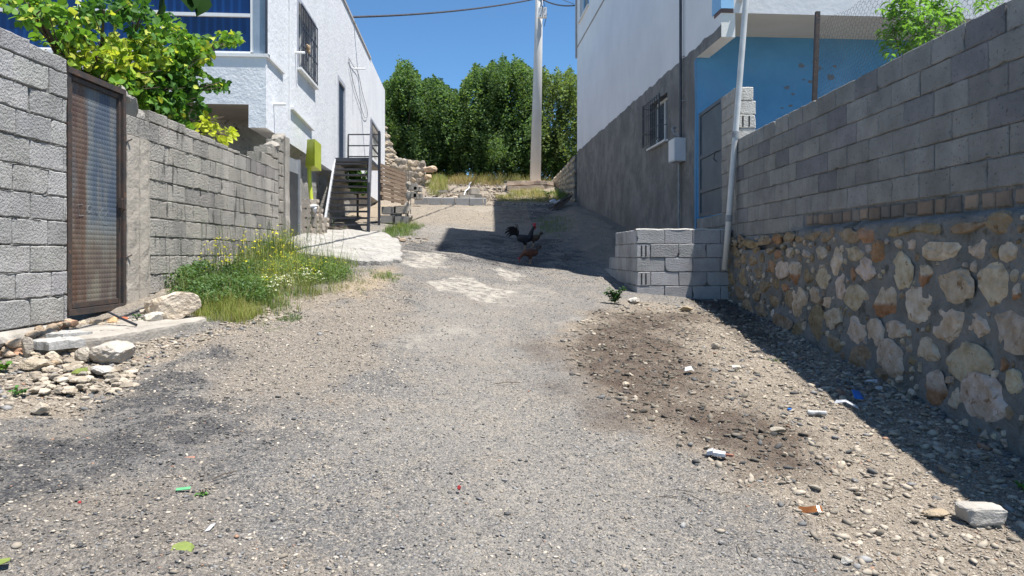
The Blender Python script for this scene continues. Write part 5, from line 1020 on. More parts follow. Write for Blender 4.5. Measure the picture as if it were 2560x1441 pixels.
# low shrubs closing the foot
t = thing('shrub', 'dark green thicket filling the foot of the tree line', 'shrub', (-1, 33.2, 3.2)); r = np.random.default_rng(5); n_ = 420
Xs = r.uniform(-6.6, 3.6, n_); Ys = r.uniform(32.6, 34.2, n_); st = np.c_[Xs, Ys, G(Xs, Ys)+r.uniform(-.2, 1.3, n_)]; dr = np.c_[r.normal(0, .4, n_), r.normal(-.3, .4, n_), np.ones(n_)]; dr /= np.linalg.norm(dr, axis=1, keepdims=True)
pos, D, s = sprigs(st, dr, r.uniform(.5, .9, n_), 26, .1, r, .1, 1); pos += r.normal(0, .08, pos.shape); N = len(pos)
scatter('foliage', L_simple, M_leaf, pos, frames(D, r.uniform(0, 6.28, N)), np.repeat(r.uniform(.08, .14, (N, 1)), 3, 1), (.4+.9*fbm(pos[:, 0]*1.5, pos[:, 2]*1.5, 3))[:, None]*np.array([.05, .105, .028]), r.integers(0, 2, N), parent=t)
mb = MB()
for q in range(30): x_ = -6.4+q*.34; z_ = float(G(x_, 33.4)); mb.tube([(x_, 33.4, z_-.2), (x_+.1, 33.3, z_+.8), (x_-.05, 33.2, z_+1.5)], [.025, .018, .005], 5)
mb.build('stem', M_bark, t)
# ---- fruit tree over the left wall
t = thing('fruit_tree', 'leafy tree with lime green round leaves hanging over the left walls', 'tree', (-4.9, 7.8, -.5)); r = np.random.default_rng(21)
BL_ = [(70, 8, 70, 16, 5.2, 40, 0), (100, 40, 50, 22, 5.6, 24, 0), (575, 95, 25, 12, 8.3, 14, 0), (545, 212, 30, 8, 8.3, 14, -1), (545, 330, 40, 16, 8.5, 20, 2), (165, 55, 70, 50, 5.6, 45, 0), (260, 25, 80, 35, 5.8, 50, -1), (350, 45, 75, 45, 6.6, 60, -1), (140, 95, 40, 25, 5.6, 22, 0), (240, 125, 90, 45, 6.2, 90, 1), (330, 150, 100, 60, 6.8, 190, 1), (420, 120, 90, 45, 7.3, 150, 0), (470, 150, 60, 45, 7.6, 100, 0), (250, 190, 80, 35, 6.6, 100, 0), (330, 220, 90, 50, 7.2, 170, 0), (420, 220, 80, 55, 7.6, 170, -1), (400, 285, 70, 35, 8.0, 120, -1), (470, 250, 40, 50, 7.9, 70, -1), (500, 120, 45, 25, 7.6, 40, 0), (560, 98, 38, 14, 7.5, 26, 0), (515, 212, 50, 9, 7.7, 18, -1), (450, 330, 50, 25, 8.3, 40, 0), (535, 305, 40, 18, 8.5, 16, 2), (560, 335, 28, 18, 8.7, 12, 2), (410, 75, 60, 30, 7.2, 24, 0), (130, 145, 40, 20, 5.9, 20, 0), (455, 180, 50, 40, 8.0, 60, -1), (210, 80, 30, 30, 5.0, 14, 0)]
st, dr, hu = [], [], []
for (x_, y_, rx, ry, Yb, n_, h_) in BL_:
    n_ = int(n_*.72); a = r.uniform(0, 6.28, n_); q = r.random(n_)**.5; px_, py_ = x_+rx*q*np.cos(a)*.92, y_+ry*q*np.sin(a)*.92; Y_ = np.maximum(Yb+r.normal(0, .28, n_), 3.72*F/(CX-px_)+r.random(n_)*.8)
    st.append(np.c_[(px_-CX)/F*Y_, Y_, -(py_-HY)/F*Y_]); d = np.c_[np.cos(a)*.5+.35, -.3+r.normal(0, .5, n_), .25-np.sin(a)*.3+r.normal(0, .3, n_)]; dr.append(d/np.linalg.norm(d, axis=1, keepdims=True)); hu += [h_]*n_
st, dr, hu = np.concatenate(st), np.concatenate(dr), np.array(hu); ln = r.uniform(.08, .2, len(st)); st = st-dr*ln[:, None]*.5
pos, D, s = sprigs(st, dr, ln, 5, .07, r, .2, 1.0); H_ = np.tile(hu, 5); N = len(pos); D = D+np.array([0, -.1, -.35])
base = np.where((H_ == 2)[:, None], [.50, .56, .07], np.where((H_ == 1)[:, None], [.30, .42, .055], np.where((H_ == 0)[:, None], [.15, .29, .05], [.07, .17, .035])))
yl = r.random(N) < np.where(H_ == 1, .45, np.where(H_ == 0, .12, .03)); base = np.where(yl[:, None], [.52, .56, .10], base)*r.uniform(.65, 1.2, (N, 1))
sz_ = r.uniform(.055, .10, N)
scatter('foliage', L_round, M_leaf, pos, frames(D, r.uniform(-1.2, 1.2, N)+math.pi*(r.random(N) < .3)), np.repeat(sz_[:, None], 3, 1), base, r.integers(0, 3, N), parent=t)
mb = MB(); mb.tube([(-4.9, 7.8, -.8), (-4.8, 7.7, .4), (-4.5, 7.6, 1.2)], [.13, .10, .08], 10); rr = random.Random(4); hub = Vector((-4.5, 7.6, 1.1))
for (x_, y_, rx, ry, Yb, n_, h_) in BL_:
    Yb = max(Yb, 3.8*F/(CX-x_)); e = P(x_, y_, Yb); mid = hub.lerp(e, .5)+Vector((0, .1, .15)); mb.tube([hub, mid, e], [.045, .025, .008], 6)
    for q in range(4): mb.tube([mid.lerp(e, .4+.15*q), P(x_+rr.uniform(-rx, rx)*.8, y_+rr.uniform(-ry, ry)*.8, Yb)], [.008, .003], 5)
mb.build('trunk', M_bark, t)
# ---- close sprig at the top, its shade put into the leaf colour
t = thing('leaf_sprig', 'leaves hanging close to the camera at the top edge, shade put into their colour', 'leaves', P(440, -60, 1.25)); pos, D, cs = [], [], []
for (x_, y_, dx, dy, l_) in ((400, -40, .1, -1, .06), (450, -50, .5, -1, .065), (480, -35, .3, -1, .06), (420, -60, -.6, -1, .05), (500, -60, .1, -1, .06), (440, -20, .8, -.5, .045)):
    pos.append(P(x_, y_, 1.25+.02*len(pos))); D.append((dx, -.2, dy)); cs.append(l_)
N = len(pos); scatter('leaf', L_round, M_leafd, np.array([p[:] for p in pos]), frames(np.array(D, float), np.array([.4, -.3, .2, 0, .6, -.5])), np.repeat(np.array(cs)[:, None], 3, 1), np.tile([.012, .035, .006], (N, 1)), np.arange(N) % 3, parent=t)
mb = MB(); mb.tube([P(360, -160, 1.3), P(430, -70, 1.27), P(490, -50, 1.3)], .003, 6); mb.build('twig', M_bark, t)
# ---- peach tree behind the right wall
t = thing('peach_tree', 'young peach tree with curled bright leaves behind the right wall', 'tree', (3.75, 6.5, -.2)); r = np.random.default_rng(31)
st, dr = [], []
for (x_, y_, rx, ry, n_) in ((2290, 30, 70, 45, 85), (2330, 80, 55, 40, 55), (2270, 100, 45, 30, 40), (2240, 40, 25, 25, 16), (2370, 40, 25, 30, 18), (2235, 135, 22, 14, 12), (2215, 97, 12, 8, 5), (2470, 25, 22, 10, 8), (2310, 130, 40, 25, 25)):
    a = r.uniform(0, 6.28, n_); q = r.random(n_)**.5; Y_ = 6.5+r.normal(0, .15, n_); px_, py_ = x_+rx*q*np.cos(a), y_+ry*q*np.sin(a)
    st.append(np.c_[(px_-CX)/F*Y_, Y_, -(py_-HY)/F*Y_]); d = np.c_[np.cos(a)*.6, r.normal(0, .5, n_), .5+r.random(n_)]; dr.append(d/np.linalg.norm(d, axis=1, keepdims=True))
st, dr = np.concatenate(st), np.concatenate(dr); pos, D, s = sprigs(st, dr, r.uniform(.08, .14, len(st)), 4, .09, r, .1, 1.1); N = len(pos); D += np.array([0, 0, .35])
scatter('foliage', L_curl, M_leaf, pos, frames(D, r.uniform(-.5, .5, N)), np.repeat(r.uniform(.08, .13, (N, 1)), 3, 1), np.array([.16, .31, .07])*r.uniform(.6, 1.4, (N, 1)), parent=t)
mb = MB(); hub = Vector((3.7, 6.5, 1.0)); mb.tube([(3.75, 6.5, -.6), hub], [.04, .03], 8)
for p_ in ((2300, 0), (2340, 60), (2230, 60), (2380, 20), (2280, 90), (2240, 135)): mb.tube([hub, hub.lerp(P(*p_, 6.5), .5), P(*p_, 6.5)], [.015, .01, .004], 5)
mb.build('trunk', M_bark, t)
# ---- plant visible behind the stairs
t = thing('shrub', 'leafy green shrub growing behind the steel stairs', 'shrub', (-3.75, 18.6, .9)); r = np.random.default_rng(8); n_ = 90
a = r.uniform(0, 6.28, n_); q = r.random(n_)**.5; Y_ = 18.9+r.normal(0, .2, n_); px_, py_ = 893+20*q*np.cos(a), 448+24*q*np.sin(a); st = np.c_[(px_-CX)/F*Y_, Y_, -(py_-HY)/F*Y_]; d = r.normal(0, 1, (n_, 3)); d /= np.linalg.norm(d, axis=1, keepdims=True)
pos, D, s = sprigs(st, d, r.uniform(.1, .2, n_), 6, .1, r); N = len(pos); scatter('foliage', L_round, M_leaf, pos, frames(D, r.uniform(0, 6, N)), np.repeat(r.uniform(.07, .13, (N, 1)), 3, 1), np.array([.10, .22, .05])*r.uniform(.6, 1.3, (N, 1)), r.integers(0, 3, N), parent=t)
mb = MB(); mb.tube([(-4.05, 18.9, .6), (-4.05, 18.9, 1.9)], .03, 6); mb.build('stem', M_bark, t)
# ================================================================ GRASS + WEEDS
def blade(nseg=3, bend=.35):
    V = []; F_ = []
    for i in range(nseg+1):
        s = i/nseg; w_ = .5*(1-s)**.8; V += [(-w_, bend*s*s, s), (w_, bend*s*s, s)]
    for i in range(nseg): o = 2*i; F_ += [(o, o+1, o+3), (o, o+3, o+2)]
    return np.array(V, float), np.array(F_)
BLADES = [blade(3, b_) for b_ in (.1, .4, .8, 1.2)]
def rz(a):
    c_, s_ = np.cos(a), np.sin(a); z = np.zeros_like(a); o = z+1; return np.array([[c_, -s_, z], [s_, c_, z], [z, z, o]]).transpose(2, 0, 1)
def grass(name, pgpx, n_, h0, h1, cols, seed, w_=.004, thr=.35, dry=0, lab=None):
    r = np.random.default_rng(seed); pg = poly(pgpx); lo, hi = pg.min(0), pg.max(0); pt = r.uniform(lo, hi, (n_*3, 2))
    d = sdf(pt, pg)+(fbm(pt[:, 0]*3, pt[:, 1]*3, seed)-.5)*.9; k = (d > 0) & (fbm(pt[:, 0]*5, pt[:, 1]*5, seed+1) > thr*r.uniform(.8, 1.2, len(d))); pt = pt[k][:n_]; n_ = len(pt); d = d[k][:n_]
    cl = fbm(pt[:, 0]*2.5, pt[:, 1]*2.5, seed+2); h = (h0+(h1-h0)*r.random(n_)**1.6)*(.5+cl)*np.clip(.45+d*2.2, .4, 1)
    ci = (cl*len(cols)*1.6-.3*len(cols)+r.normal(0, .7, n_)).astype(int).clip(0, len(cols)-1); c_ = np.array(cols)[ci]*r.uniform(.7, 1.3, (n_, 1))
    dy = r.random(n_) < dry; c_[dy] = np.array([.34, .28, .13])*r.uniform(.7, 1.2, (dy.sum(), 1))
    z = G(pt[:, 0], pt[:, 1])-.01
    o = scatter(name, BLADES, M_grass, np.c_[pt, z], rz(r.uniform(0, 6.28, n_)), np.c_[np.full(n_, w_)*r.uniform(.6, 1.5, n_), h*.6, h], c_, r.integers(0, 4, n_)); kind(o, 'stuff'); return o
gr = [(.09, .165, .045), (.13, .21, .055), (.19, .25, .07), (.28, .30, .11)]
PW = [(400, 745), (470, 700), (560, 675), (640, 640), (720, 622), (800, 640), (880, 665), (905, 690), (870, 712), (760, 735), (700, 775), (620, 800), (490, 805)]
grass('grass', PW, 9500, .04, .36, gr, 1, .0042, .40, .20)
grass('grass', [(490, 800), (520, 765), (640, 770), (620, 808)], 2600, .12, .26, [(.22, .27, .06), (.30, .32, .10), (.16, .25, .05)], 2, .003, .2, .25)
grass('grass', [(935, 572), (1050, 562), (1050, 588), (960, 592)], 2600, .05, .22, gr, 3, .006, .3)
grass('grass', [(940, 688), (985, 678), (992, 705), (950, 705)], 500, .03, .12, gr, 4, .005, .3)
grass('grass', [(1320, 545), (1400, 535), (1440, 545), (1460, 565), (1400, 600), (1340, 590)], 2200, .03, .13, gr[:3], 5, .006, .42)
grass('grass', [(600, 825), (760, 770), (760, 790), (640, 840)], 1200, .02, .07, gr[:3], 6, .004, .5)
grass('grass', [(1240, 505), (1400, 505), (1390, 482), (1330, 475), (1290, 478), (1235, 495)], 4200, .06, .24, [(.36, .35, .13), (.42, .38, .16), (.26, .29, .11)], 7, .010, .3, .3)
grass('grass', [(1065, 490), (1070, 440), (1120, 440), (1120, 480), (1090, 492)], 1700, .1, .5, [(.22, .28, .08), (.30, .32, .12)], 8, .012, .25, .35)
grass('grass', [(1110, 462), (1120, 446), (1260, 452), (1255, 466)], 3000, .12, .42, [(.36, .28, .15), (.40, .30, .17), (.26, .26, .12)], 9, .010, .2, .6)
grass('grass', [(1180, 462), (1200, 448), (1380, 449), (1380, 455), (1260, 460)], 1500, .12, .45, [(.30, .28, .13), (.2, .26, .09)], 10, .010, .2, .4)
grass('grass', [(1380, 500), (1440, 500), (1430, 485), (1385, 480)], 900, .08, .3, gr[:3], 11, .010, .2)
grass('grass', [(880, 640), (740, 615), (740, 600), (900, 640)], 120, .06, .3, gr, 12, .004, .2, .4)
# broadleaf weeds + flowers
def weeds(name, pgpx, n_, hmax, seed, col, ls=(.02, .045)):
    r = np.random.default_rng(seed); pg = poly(pgpx); lo, hi = pg.min(0), pg.max(0); pt = r.uniform(lo-.2, hi+.2, (n_*3, 2)); pt = pt[(sdf(pt, pg)+(fbm(pt[:, 0]*2.5, pt[:, 1]*2.5, seed+5)-.5)*1.1 > 0)][:n_]; n_ = len(pt)
    h = hmax*(.35+.9*fbm(pt[:, 0]*3, pt[:, 1]*3, seed)); k = 7; s = r.random((n_, k)); X = np.repeat(pt[:, 0], k)+r.normal(0, .03, n_*k); Y = np.repeat(pt[:, 1], k)+r.normal(0, .03, n_*k); Z = G(X, Y)+(s*h[:, None]).ravel(); N = n_*k
    D = np.c_[r.normal(0, 1, (N, 2)), r.normal(.1, .4, N)]; g = np.array(col)*r.uniform(.5, 1.4, (N, 1))
    return kind(scatter(name, L_simple, M_grass, np.c_[X, Y, Z], frames(D, r.uniform(-.8, .8, N)), np.repeat(r.uniform(*ls, (N, 1)), 3, 1), g, r.integers(0, 2, N)), 'stuff')
grass('grass', [(470, 800), (640, 815), (760, 775), (900, 725), (960, 690), (900, 650), (880, 700), (700, 740)], 2600, .03, .12, gr, 21, .004, .47, .3)
grass('grass', [(560, 680), (715, 605), (760, 625), (700, 665)], 900, .15, .5, gr[:2], 22, .005, .3, .1)
weeds('weeds', [(455, 740), (500, 700), (600, 690), (640, 700), (620, 760), (500, 780)], 1500, .20, 61, (.095, .165, .06))
weeds('weeds', [(600, 720), (640, 655), (760, 660), (860, 680), (880, 705), (740, 725), (680, 760)], 1800, .20, 62, (.14, .22, .07), (.015, .035))
def flowers(name, pgpx, n_, h0, h1, seed, col, fs, stem=True):
    r = np.random.default_rng(seed); pg = poly(pgpx); lo, hi = pg.min(0), pg.max(0); pt = r.uniform(lo, hi, (n_*4, 2)); k = (sdf(pt, pg) > 0) & (fbm(pt[:, 0]*4, pt[:, 1]*4, seed) > .48); pt = pt[k][:n_]; n_ = len(pt)
    if not n_: return
    h = r.uniform(h0, h1, n_); z = G(pt[:, 0], pt[:, 1]); ln = r.normal(0, .12, (n_, 2))*h[:, None]; pos = np.c_[pt+ln, z+h]
    a = np.arange(6)*math.pi/3; V = np.array([(0, 0, .1)]+[(math.cos(q), math.sin(q), 0) for q in a]); F_ = np.array([(0, 1+i, 1+(i+1) % 6) for i in range(6)]); m3 = 3
    P3 = np.repeat(pos, m3, 0)+r.normal(0, .012, (n_*m3, 3)); N = len(P3)
    kind(scatter(name, [(V, F_)], M_grass, P3, rots(N, .8, r), np.repeat(r.uniform(.6, 1.2, (N, 1))*fs, 3, 1), np.array(col)*r.uniform(.8, 1.1, (N, 1))), 'stuff')
    if stem:
        mb = MB()
        for p, b_, hh in zip(pos, pt, z): mb.tube([(b_[0], b_[1], hh), ((p[0]+b_[0])/2, (p[1]+b_[1])/2+.01, (p[2]+hh)/2), tuple(p)], .0022, 3, (.11, .19, .06), False)
        kind(mb.build('flower_stems', M_grass), 'stuff')
flowers('yellow_flowers', [(470, 720), (560, 672), (680, 640), (760, 640), (700, 690), (520, 745)], 120, .18, .5, 71, (.80, .72, .03), .011)
flowers('yellow_flowers', [(640, 720), (740, 655), (880, 680), (800, 710), (680, 750)], 200, .08, .24, 72, (.70, .66, .06), .009)
flowers('white_flowers', [(640, 745), (700, 705), (860, 690), (870, 705), (740, 730), (680, 760)], 130, .08, .20, 73, (.8, .8, .66), .009, False)
# tall thin wild stalks against the wall
mb = MB(); rr = random.Random(33); 
for q in range(34):
    x_ = rr.uniform(470, 850); p = gp(x_, rr.uniform(650, 700)); h = rr.uniform(.3, .75); b_ = Vector((rr.uniform(-.12, .12), rr.uniform(-.05, .05), h)); mb.tube([p, p+b_*.5+Vector((rr.uniform(-.03, .03), 0, 0)), p+b_], [.003, .0025, .0015], 4, (.13, .18, .07), False)
    for k in range(6):
        s = .45+.1*k; a = p+b_*s; mb.tube([a, a+Vector((rr.uniform(-.05, .05), rr.uniform(-.04, .04), rr.uniform(.02, .06)))], [.002, .001], 3, (.14, .2, .08), False)
kind(mb.build('wild_stalks', M_grass), 'stuff')
def plant(lab, px_, py_, wpx, hpx, n_, col, seed, ls=.03, nst=4):
    r = np.random.default_rng(seed); b_ = gp(px_, py_); sc_ = b_.y/F; t = thing('weed_plant', lab, 'plant', b_); mb = MB(); pos = []
    for q in range(nst):
        x_ = (q/(max(nst-1, 1))-.5)*wpx*sc_; top = b_+Vector((x_, r.normal(0, .02), hpx*sc_*r.uniform(.65, 1.0))); mb.tube([b_, b_.lerp(top, .5)+Vector((0, 0, .02)), top], [.004, .003, .002], 5)
        for k in range(n_//nst): pos.append(b_.lerp(top, r.uniform(.15, 1))+Vector(r.normal(0, .3, 3)*ls))
    mb.build('stem', M_bark, t); N = len(pos); D = np.c_[r.normal(0, 1, (N, 2)), r.normal(.1, .4, N)]
    scatter('leaves', L_round, M_leaf, np.array([p[:] for p in pos]), frames(D, r.uniform(-.5, .5, N)), np.repeat(r.uniform(.6, 1.2, (N, 1))*ls, 3, 1), np.array(col)*r.uniform(.6, 1.4, (N, 1)), r.integers(0, 3, N), parent=t)
plant('bushy dark green weed at the foot of the low L-shaped wall', 1537, 758, 48, 40, 260, (.05, .12, .04), 81, .04, 6)
plant('small green weed standing before the big pale boulder', 420, 797, 16, 32, 50, (.07, .17, .06), 82, .025, 2)
plant('small green weed between the gate column and the boulder', 343, 802, 14, 22, 36, (.06, .15, .05), 83, .022, 2)
plant('low green weed at the left edge below the near wall', 8, 925, 30, 14, 40, (.12, .26, .05), 84, .035, 3)
plant('tiny green seedling in the dirt by the left edge', 45, 985, 40, 8, 40, (.08, .2, .05), 85, .025, 3)
plant('small weed at the right edge in the wall shadow', 2556, 1225, 40, 24, 40, (.09, .22, .05), 86, .02, 3)
plant('green tuft on the shadow line near the stone wall', 1938, 905, 36, 6, 40, (.07, .18, .04), 87, .018, 3)
plant('tiny green sprig lying on the foreground gravel', 508, 1240, 26, 6, 30, (.10, .25, .05), 88, .014, 3)
plant('dark leafy weed beside the white rubbish at the far right', 1368, 496, 14, 20, 50, (.05, .12, .03), 89, .09, 3)
# ================================================================ ROCKS + DEBRIS
def rock(name, lab, cat, px_, py_, wpx, hpx, seed, col, Y=None, cuts=12, dpt=.8, grp=None, mt=None, sub=4, boxy=0):
    b_ = gp(px_, py_) if Y is None else P(px_, py_, Y); sc_ = b_.y/F; rx, rz_ = wpx*sc_/2, hpx*sc_/2; mb = MB()
    v, f = rockshape(seed, sub, cuts, .06)
    if boxy: v0, f = ICO[4]; v = np.sign(v0)*np.abs(v0)**.35*.62; v[:, 0] *= 1.25+.15*v[:, 2]
    v = v*(1+(.34 if boxy else .10)*(fbm(v[:, 0]*3+seed, v[:, 1]*3+v[:, 2]*2, seed)-.5)[:, None]); v = v*np.array([rx*1.18, rx*dpt*1.1, rz_*1.18])
    mb.add(v+np.array([b_.x, b_.y+rx*dpt*.5, b_.z+rz_*.8]), f, col); return tag(mb.build(name, mt or M_rock, base=b_), lab, cat, grp)
cream, tan_, gry, whi = (.62, .53, .42), (.46, .36, .25), (.40, .38, .35), (.66, .62, .55)
rock('boulder', 'big cream boulder with a cracked face left of the weeds', 'boulder', 424, 802, 116, 82, 11, (.66, .57, .46), cuts=10)
rock('boulder', 'yellowish rock peeking over the big cream boulder', 'rock', 452, 752, 56, 24, 12, (.50, .38, .24), Y=6.95)
rock('boulder', 'flat whitish rock in front of the big boulder by the gate column', 'rock', 380, 806, 62, 28, 13, whi)
rock('rock', 'rough pitted grey-white rock at the front of the gate slab', 'rock', 272, 905, 104, 56, 14, (.50, .46, .41), cuts=7)
rock('rock', 'pale angular stone just left of the pitted rock', 'rock', 203, 905, 34, 40, 15, (.56, .52, .46))
rock('rock', 'upright beige stone at the foot of the near wall corner', 'rock', 64, 890, 28, 50, 16, (.42, .38, .33))
rock('rock', 'long low brown stone lying left of the gate slab', 'rock', 88, 925, 82, 28, 17, (.42, .36, .28))
rock('rock', 'cream stone topmost in the little heap by the slab', 'rock', 140, 884, 40, 20, 18, cream)
rock('rock', 'cream stone in the middle of the little heap by the slab', 'rock', 128, 903, 34, 22, 19, cream)
rock('rock', 'thin bright stone at the left of the little heap', 'rock', 92, 893, 34, 14, 20, cream)
rock('rock', 'long tan stone between heap and pitted rock', 'rock', 182, 886, 50, 20, 21, (.58, .47, .34))
rock('rock', 'small tan stone at the bottom of the little heap', 'rock', 132, 914, 24, 14, 22, tan_)
rock('rock', 'flat grey-white slab chip before the pitted rock', 'rock', 248, 940, 66, 24, 23, (.50, .48, .45), cuts=16)
rock('rock', 'tan rock under the gate at its left end', 'rock', 185, 826, 60, 20, 24, (.48, .38, .26), Y=5.95)
rock('rock', 'brown and cream rock under the middle of the gate', 'rock', 240, 820, 34, 26, 25, (.52, .41, .29), Y=5.95)
rock('rock', 'ochre rock under the gate beside the red shard', 'rock', 275, 816, 40, 26, 26, (.55, .36, .2), Y=6.05)
rock('brick_shard', 'red brick shard under the right end of the gate', 'brick', 306, 806, 30, 16, 27, (.50, .16, .08), Y=6.2)
rock('rock', 'brown earth-crusted rock at the left edge under the near wall', 'rock', 10, 905, 60, 44, 28, (.36, .25, .16), Y=5.05)
rock('block_fragment', 'broken whitish block lying in the gravel at lower right', 'block', 2467, 1318, 112, 62, 29, (1.25, 1.28, 1.32), boxy=1, mt=M_conc)
rock('rock', 'flat tan stone left of the broken whitish block', 'rock', 2347, 1300, 58, 20, 30, (.46, .38, .28))
rock('rock', 'wedge-shaped grey stone in the sunlit dirt', 'rock', 1950, 1083, 40, 16, 31, (.38, .34, .28))
rock('rock', 'round grey stone at the foot of the stone wall near the right edge', 'rock', 2520, 1115, 60, 36, 32, (.30, .30, .28))
rock('rock', 'rounded grey cobble in the sun right of the low wall', 'rock', 1790, 874, 22, 16, 33, (.42, .38, .33))
rock('rock', 'small cream stone on the brown stain', 'rock', 1566, 968, 18, 14, 34, cream)
rock('rock', 'white flat stone in the sunlit dirt near the shadow edge', 'rock', 1843, 926, 28, 12, 35, (.62, .6, .55))
rock('rock', 'smooth grey pebble in the bottom right gravel', 'rock', 2118, 1417, 34, 16, 36, (.50, .49, .46))
rock('rock', 'pale pointed stone on the shadow edge near the stone wall', 'rock', 2080, 1012, 14, 12, 37, (.52, .46, .38))
rock('rock', 'cream stone standing on the left gravel below the slab', 'rock', 95, 1036, 40, 24, 38, (.48, .43, .36))
rock('rock', 'grey cobble on the gravel below the gate slab', 'rock', 395, 985, 18, 12, 39, (.22, .21, .2))
rock('rock', 'whitish stone at the corner of the low L-shaped wall', 'rock', 1585, 757, 32, 14, 40, (.6, .57, .52))
rock('rock', 'tan block of stone at the wall foot beside the low wall', 'rock', 1716, 778, 30, 14, 41, (.42, .34, .24))
rock('rock', 'pale boulder at the right end of the rubble wall', 'rock', 1075, 430, 30, 18, 42, (.58, .44, .33), Y=28.4)
rock('rock', 'yellow stone lying below the rubble wall', 'rock', 1072, 448, 20, 14, 43, (.55, .43, .3), Y=28.0)
rock('rock', 'brown stones at the edge of the pale concrete apron', 'rock', 1004, 604, 26, 9, 44, (.42, .34, .26))
for k in range(26):
    rr = random.Random(900+k); pass
# small extra rubble around the gate slab as one heap
mb = MB(); rr = random.Random(77)
for k in range(150):
    p_ = (rr.uniform(80, 340), rr.uniform(925, 985)) if k % 3 else (rr.uniform(80, 215), rr.uniform(875, 925)); b_ = gp(*p_); s_ = rr.uniform(.012, .042); g_ = rr.uniform(.3, .6)
    mb.rock(b_+Vector((0, 0, s_*.3)), (s_*1.2, s_, s_*.6), 600+k, 2, None, (g_, g_*.88, g_*.72))
for k in range(70):
    p_ = rr.uniform(0, 170); Yq = 3.54*F/(CX-p_); s_ = rr.uniform(.015, .05); g_ = rr.uniform(.3, .55); mb.rock((-3.52+rr.uniform(-.03, .06), Yq, float(G(-3.5, Yq))+rr.uniform(-.01, .08)), (s_, s_*1.3, s_*.8), 1400+k, 2, None, (g_, g_*.8, g_*.6) if k % 3 else (g_, g_*.62, g_*.42))
for k in range(60):
    b_ = P(rr.uniform(170, 310), rr.uniform(800, 825), 6.0); s_ = rr.uniform(.012, .03); g_ = rr.uniform(.3, .55); mb.rock((b_.x, b_.y+rr.uniform(-.1, .2), -.58+s_*.4), (s_*1.3, s_, s_*.7), 800+k, 2, None, (g_, g_*.85, g_*.66))
for k in range(40):
    b_ = gp(rr.uniform(1245, 1440), rr.uniform(505, 560)); s_ = rr.uniform(.015, .05); g_ = rr.uniform(.25, .5); mb.rock(b_, (s_*1.3, s_, s_*.6), 900+k, 2, None, (g_, g_*.95, g_*.9))
for k in range(90):
    b_ = gp(rr.uniform(1060, 1270), rr.uniform(452, 500)); s_ = rr.uniform(.02, .09); g_ = rr.uniform(.35, .6); mb.rock(b_, (s_*1.3, s_, s_*.6), 1000+k, 2, None, (g_, g_*.86, g_*.7))
for k in range(50):
    b_ = gp(rr.uniform(985, 1080), rr.uniform(592, 612)); s_ = rr.uniform(.012, .05); g_ = rr.uniform(.2, .45); mb.rock(b_, (s_*1.3, s_, s_*.5), 1200+k, 2, None, (g_, g_*.86, g_*.7))
kind(mb.build('rubble', M_rock), 'stuff')
# gate slab
t = thing('gate_slab', 'cracked concrete step slab in front of the rusty gate', 'slab', (-3.1, 5.7, -.7))
def jprism(mb, pts, z0, zt, col=(1, 1, 1), sub=6, amp=.015, seed=1, dome=.0):
    """irregular slab: dense outline, bevelled top"""
    r = random.Random(seed); out = []
    for i in range(len(pts)):
        a, b = pts[i], pts[(i+1) % len(pts)]
        for k in range(sub): s = k/sub; out.append((a[0]+(b[0]-a[0])*s+r.uniform(-amp, amp), a[1]+(b[1]-a[1])*s+r.uniform(-amp, amp)))
    n_ = len(out); cx_ = sum(p[0] for p in out)/n_; cy_ = sum(p[1] for p in out)/n_; zf = zt if callable(zt) else (lambda x, y: zt); zb_ = z0 if callable(z0) else (lambda x, y: z0); V = [(x, y, zb_(x, y)) for x, y in out]
    for s, dz in ((1, -.022), (.985, -.004)): V += [(cx_+(x-cx_)*s, cy_+(y-cy_)*s, zf(x, y)+dz+r.uniform(-.004, .004)) for x, y in out]
    rings = 3
    for s in (.85, .6, .3): V += [(cx_+(x-cx_)*s, cy_+(y-cy_)*s, zf(cx_+(x-cx_)*s, cy_+(y-cy_)*s)+r.uniform(-.006, .008)) for x, y in out]; rings += 1
    F_ = [(k*n_+i, k*n_+(i+1) % n_, (k+1)*n_+(i+1) % n_, (k+1)*n_+i) for k in range(rings-1) for i in range(n_)]+[tuple(range((rings-1)*n_, rings*n_))]
    mb.add(V, F_, col)
mb = MB(); jprism(mb, [(-3.47, 5.15), (-3.28, 5.02), (-3.02, 5.28), (-2.86, 5.62), (-2.66, 6.22), (-2.72, 6.42), (-3.25, 6.5), (-3.50, 5.9)], -.95, lambda x, y: -.615+.05*(y-5.1), seed=4); mb.build('slab', M_conc, t)
mb = MB(); jprism(mb, [(-3.38, 5.02), (-3.18, 4.95), (-3.05, 5.16), (-3.28, 5.3)], -.66, -.60, seed=5, amp=.01); mb.build('loose_plate', mat('pale_plate', (.42, .41, .39), .9, (.32, .31, .29), 9, .7, 40), t)
mb = MB(); jprism(mb, [(-3.42, 5.25), (-3.26, 5.22), (-3.15, 5.42), (-3.38, 5.46)], -.62, -.575, seed=6, amp=.01); mb.build('loose_plate', bpy.data.materials['pale_plate'], t)
t_ = tag(MB().tube([P(272, 781, 5.9), P(300, 795, 5.85), P(341, 813, 5.75)], [.009, .010, .011], 8).build('hose_piece', mat('black_rubber', (.03, .035, .045), .5), base=P(300, 795, 5.85)), 'short black hose end sticking out from under the gate', 'hose')
t_ = tag(MB().tube([P(350, 781, 6.3), P(378, 775, 6.35)], [.02, .022], 8, (1.3, 1.25, 1.15)).build('broken_pipe_piece', M_conc, base=P(365, 780, 6.3)), 'short pale pipe stub lying on the stones by the column', 'pipe')
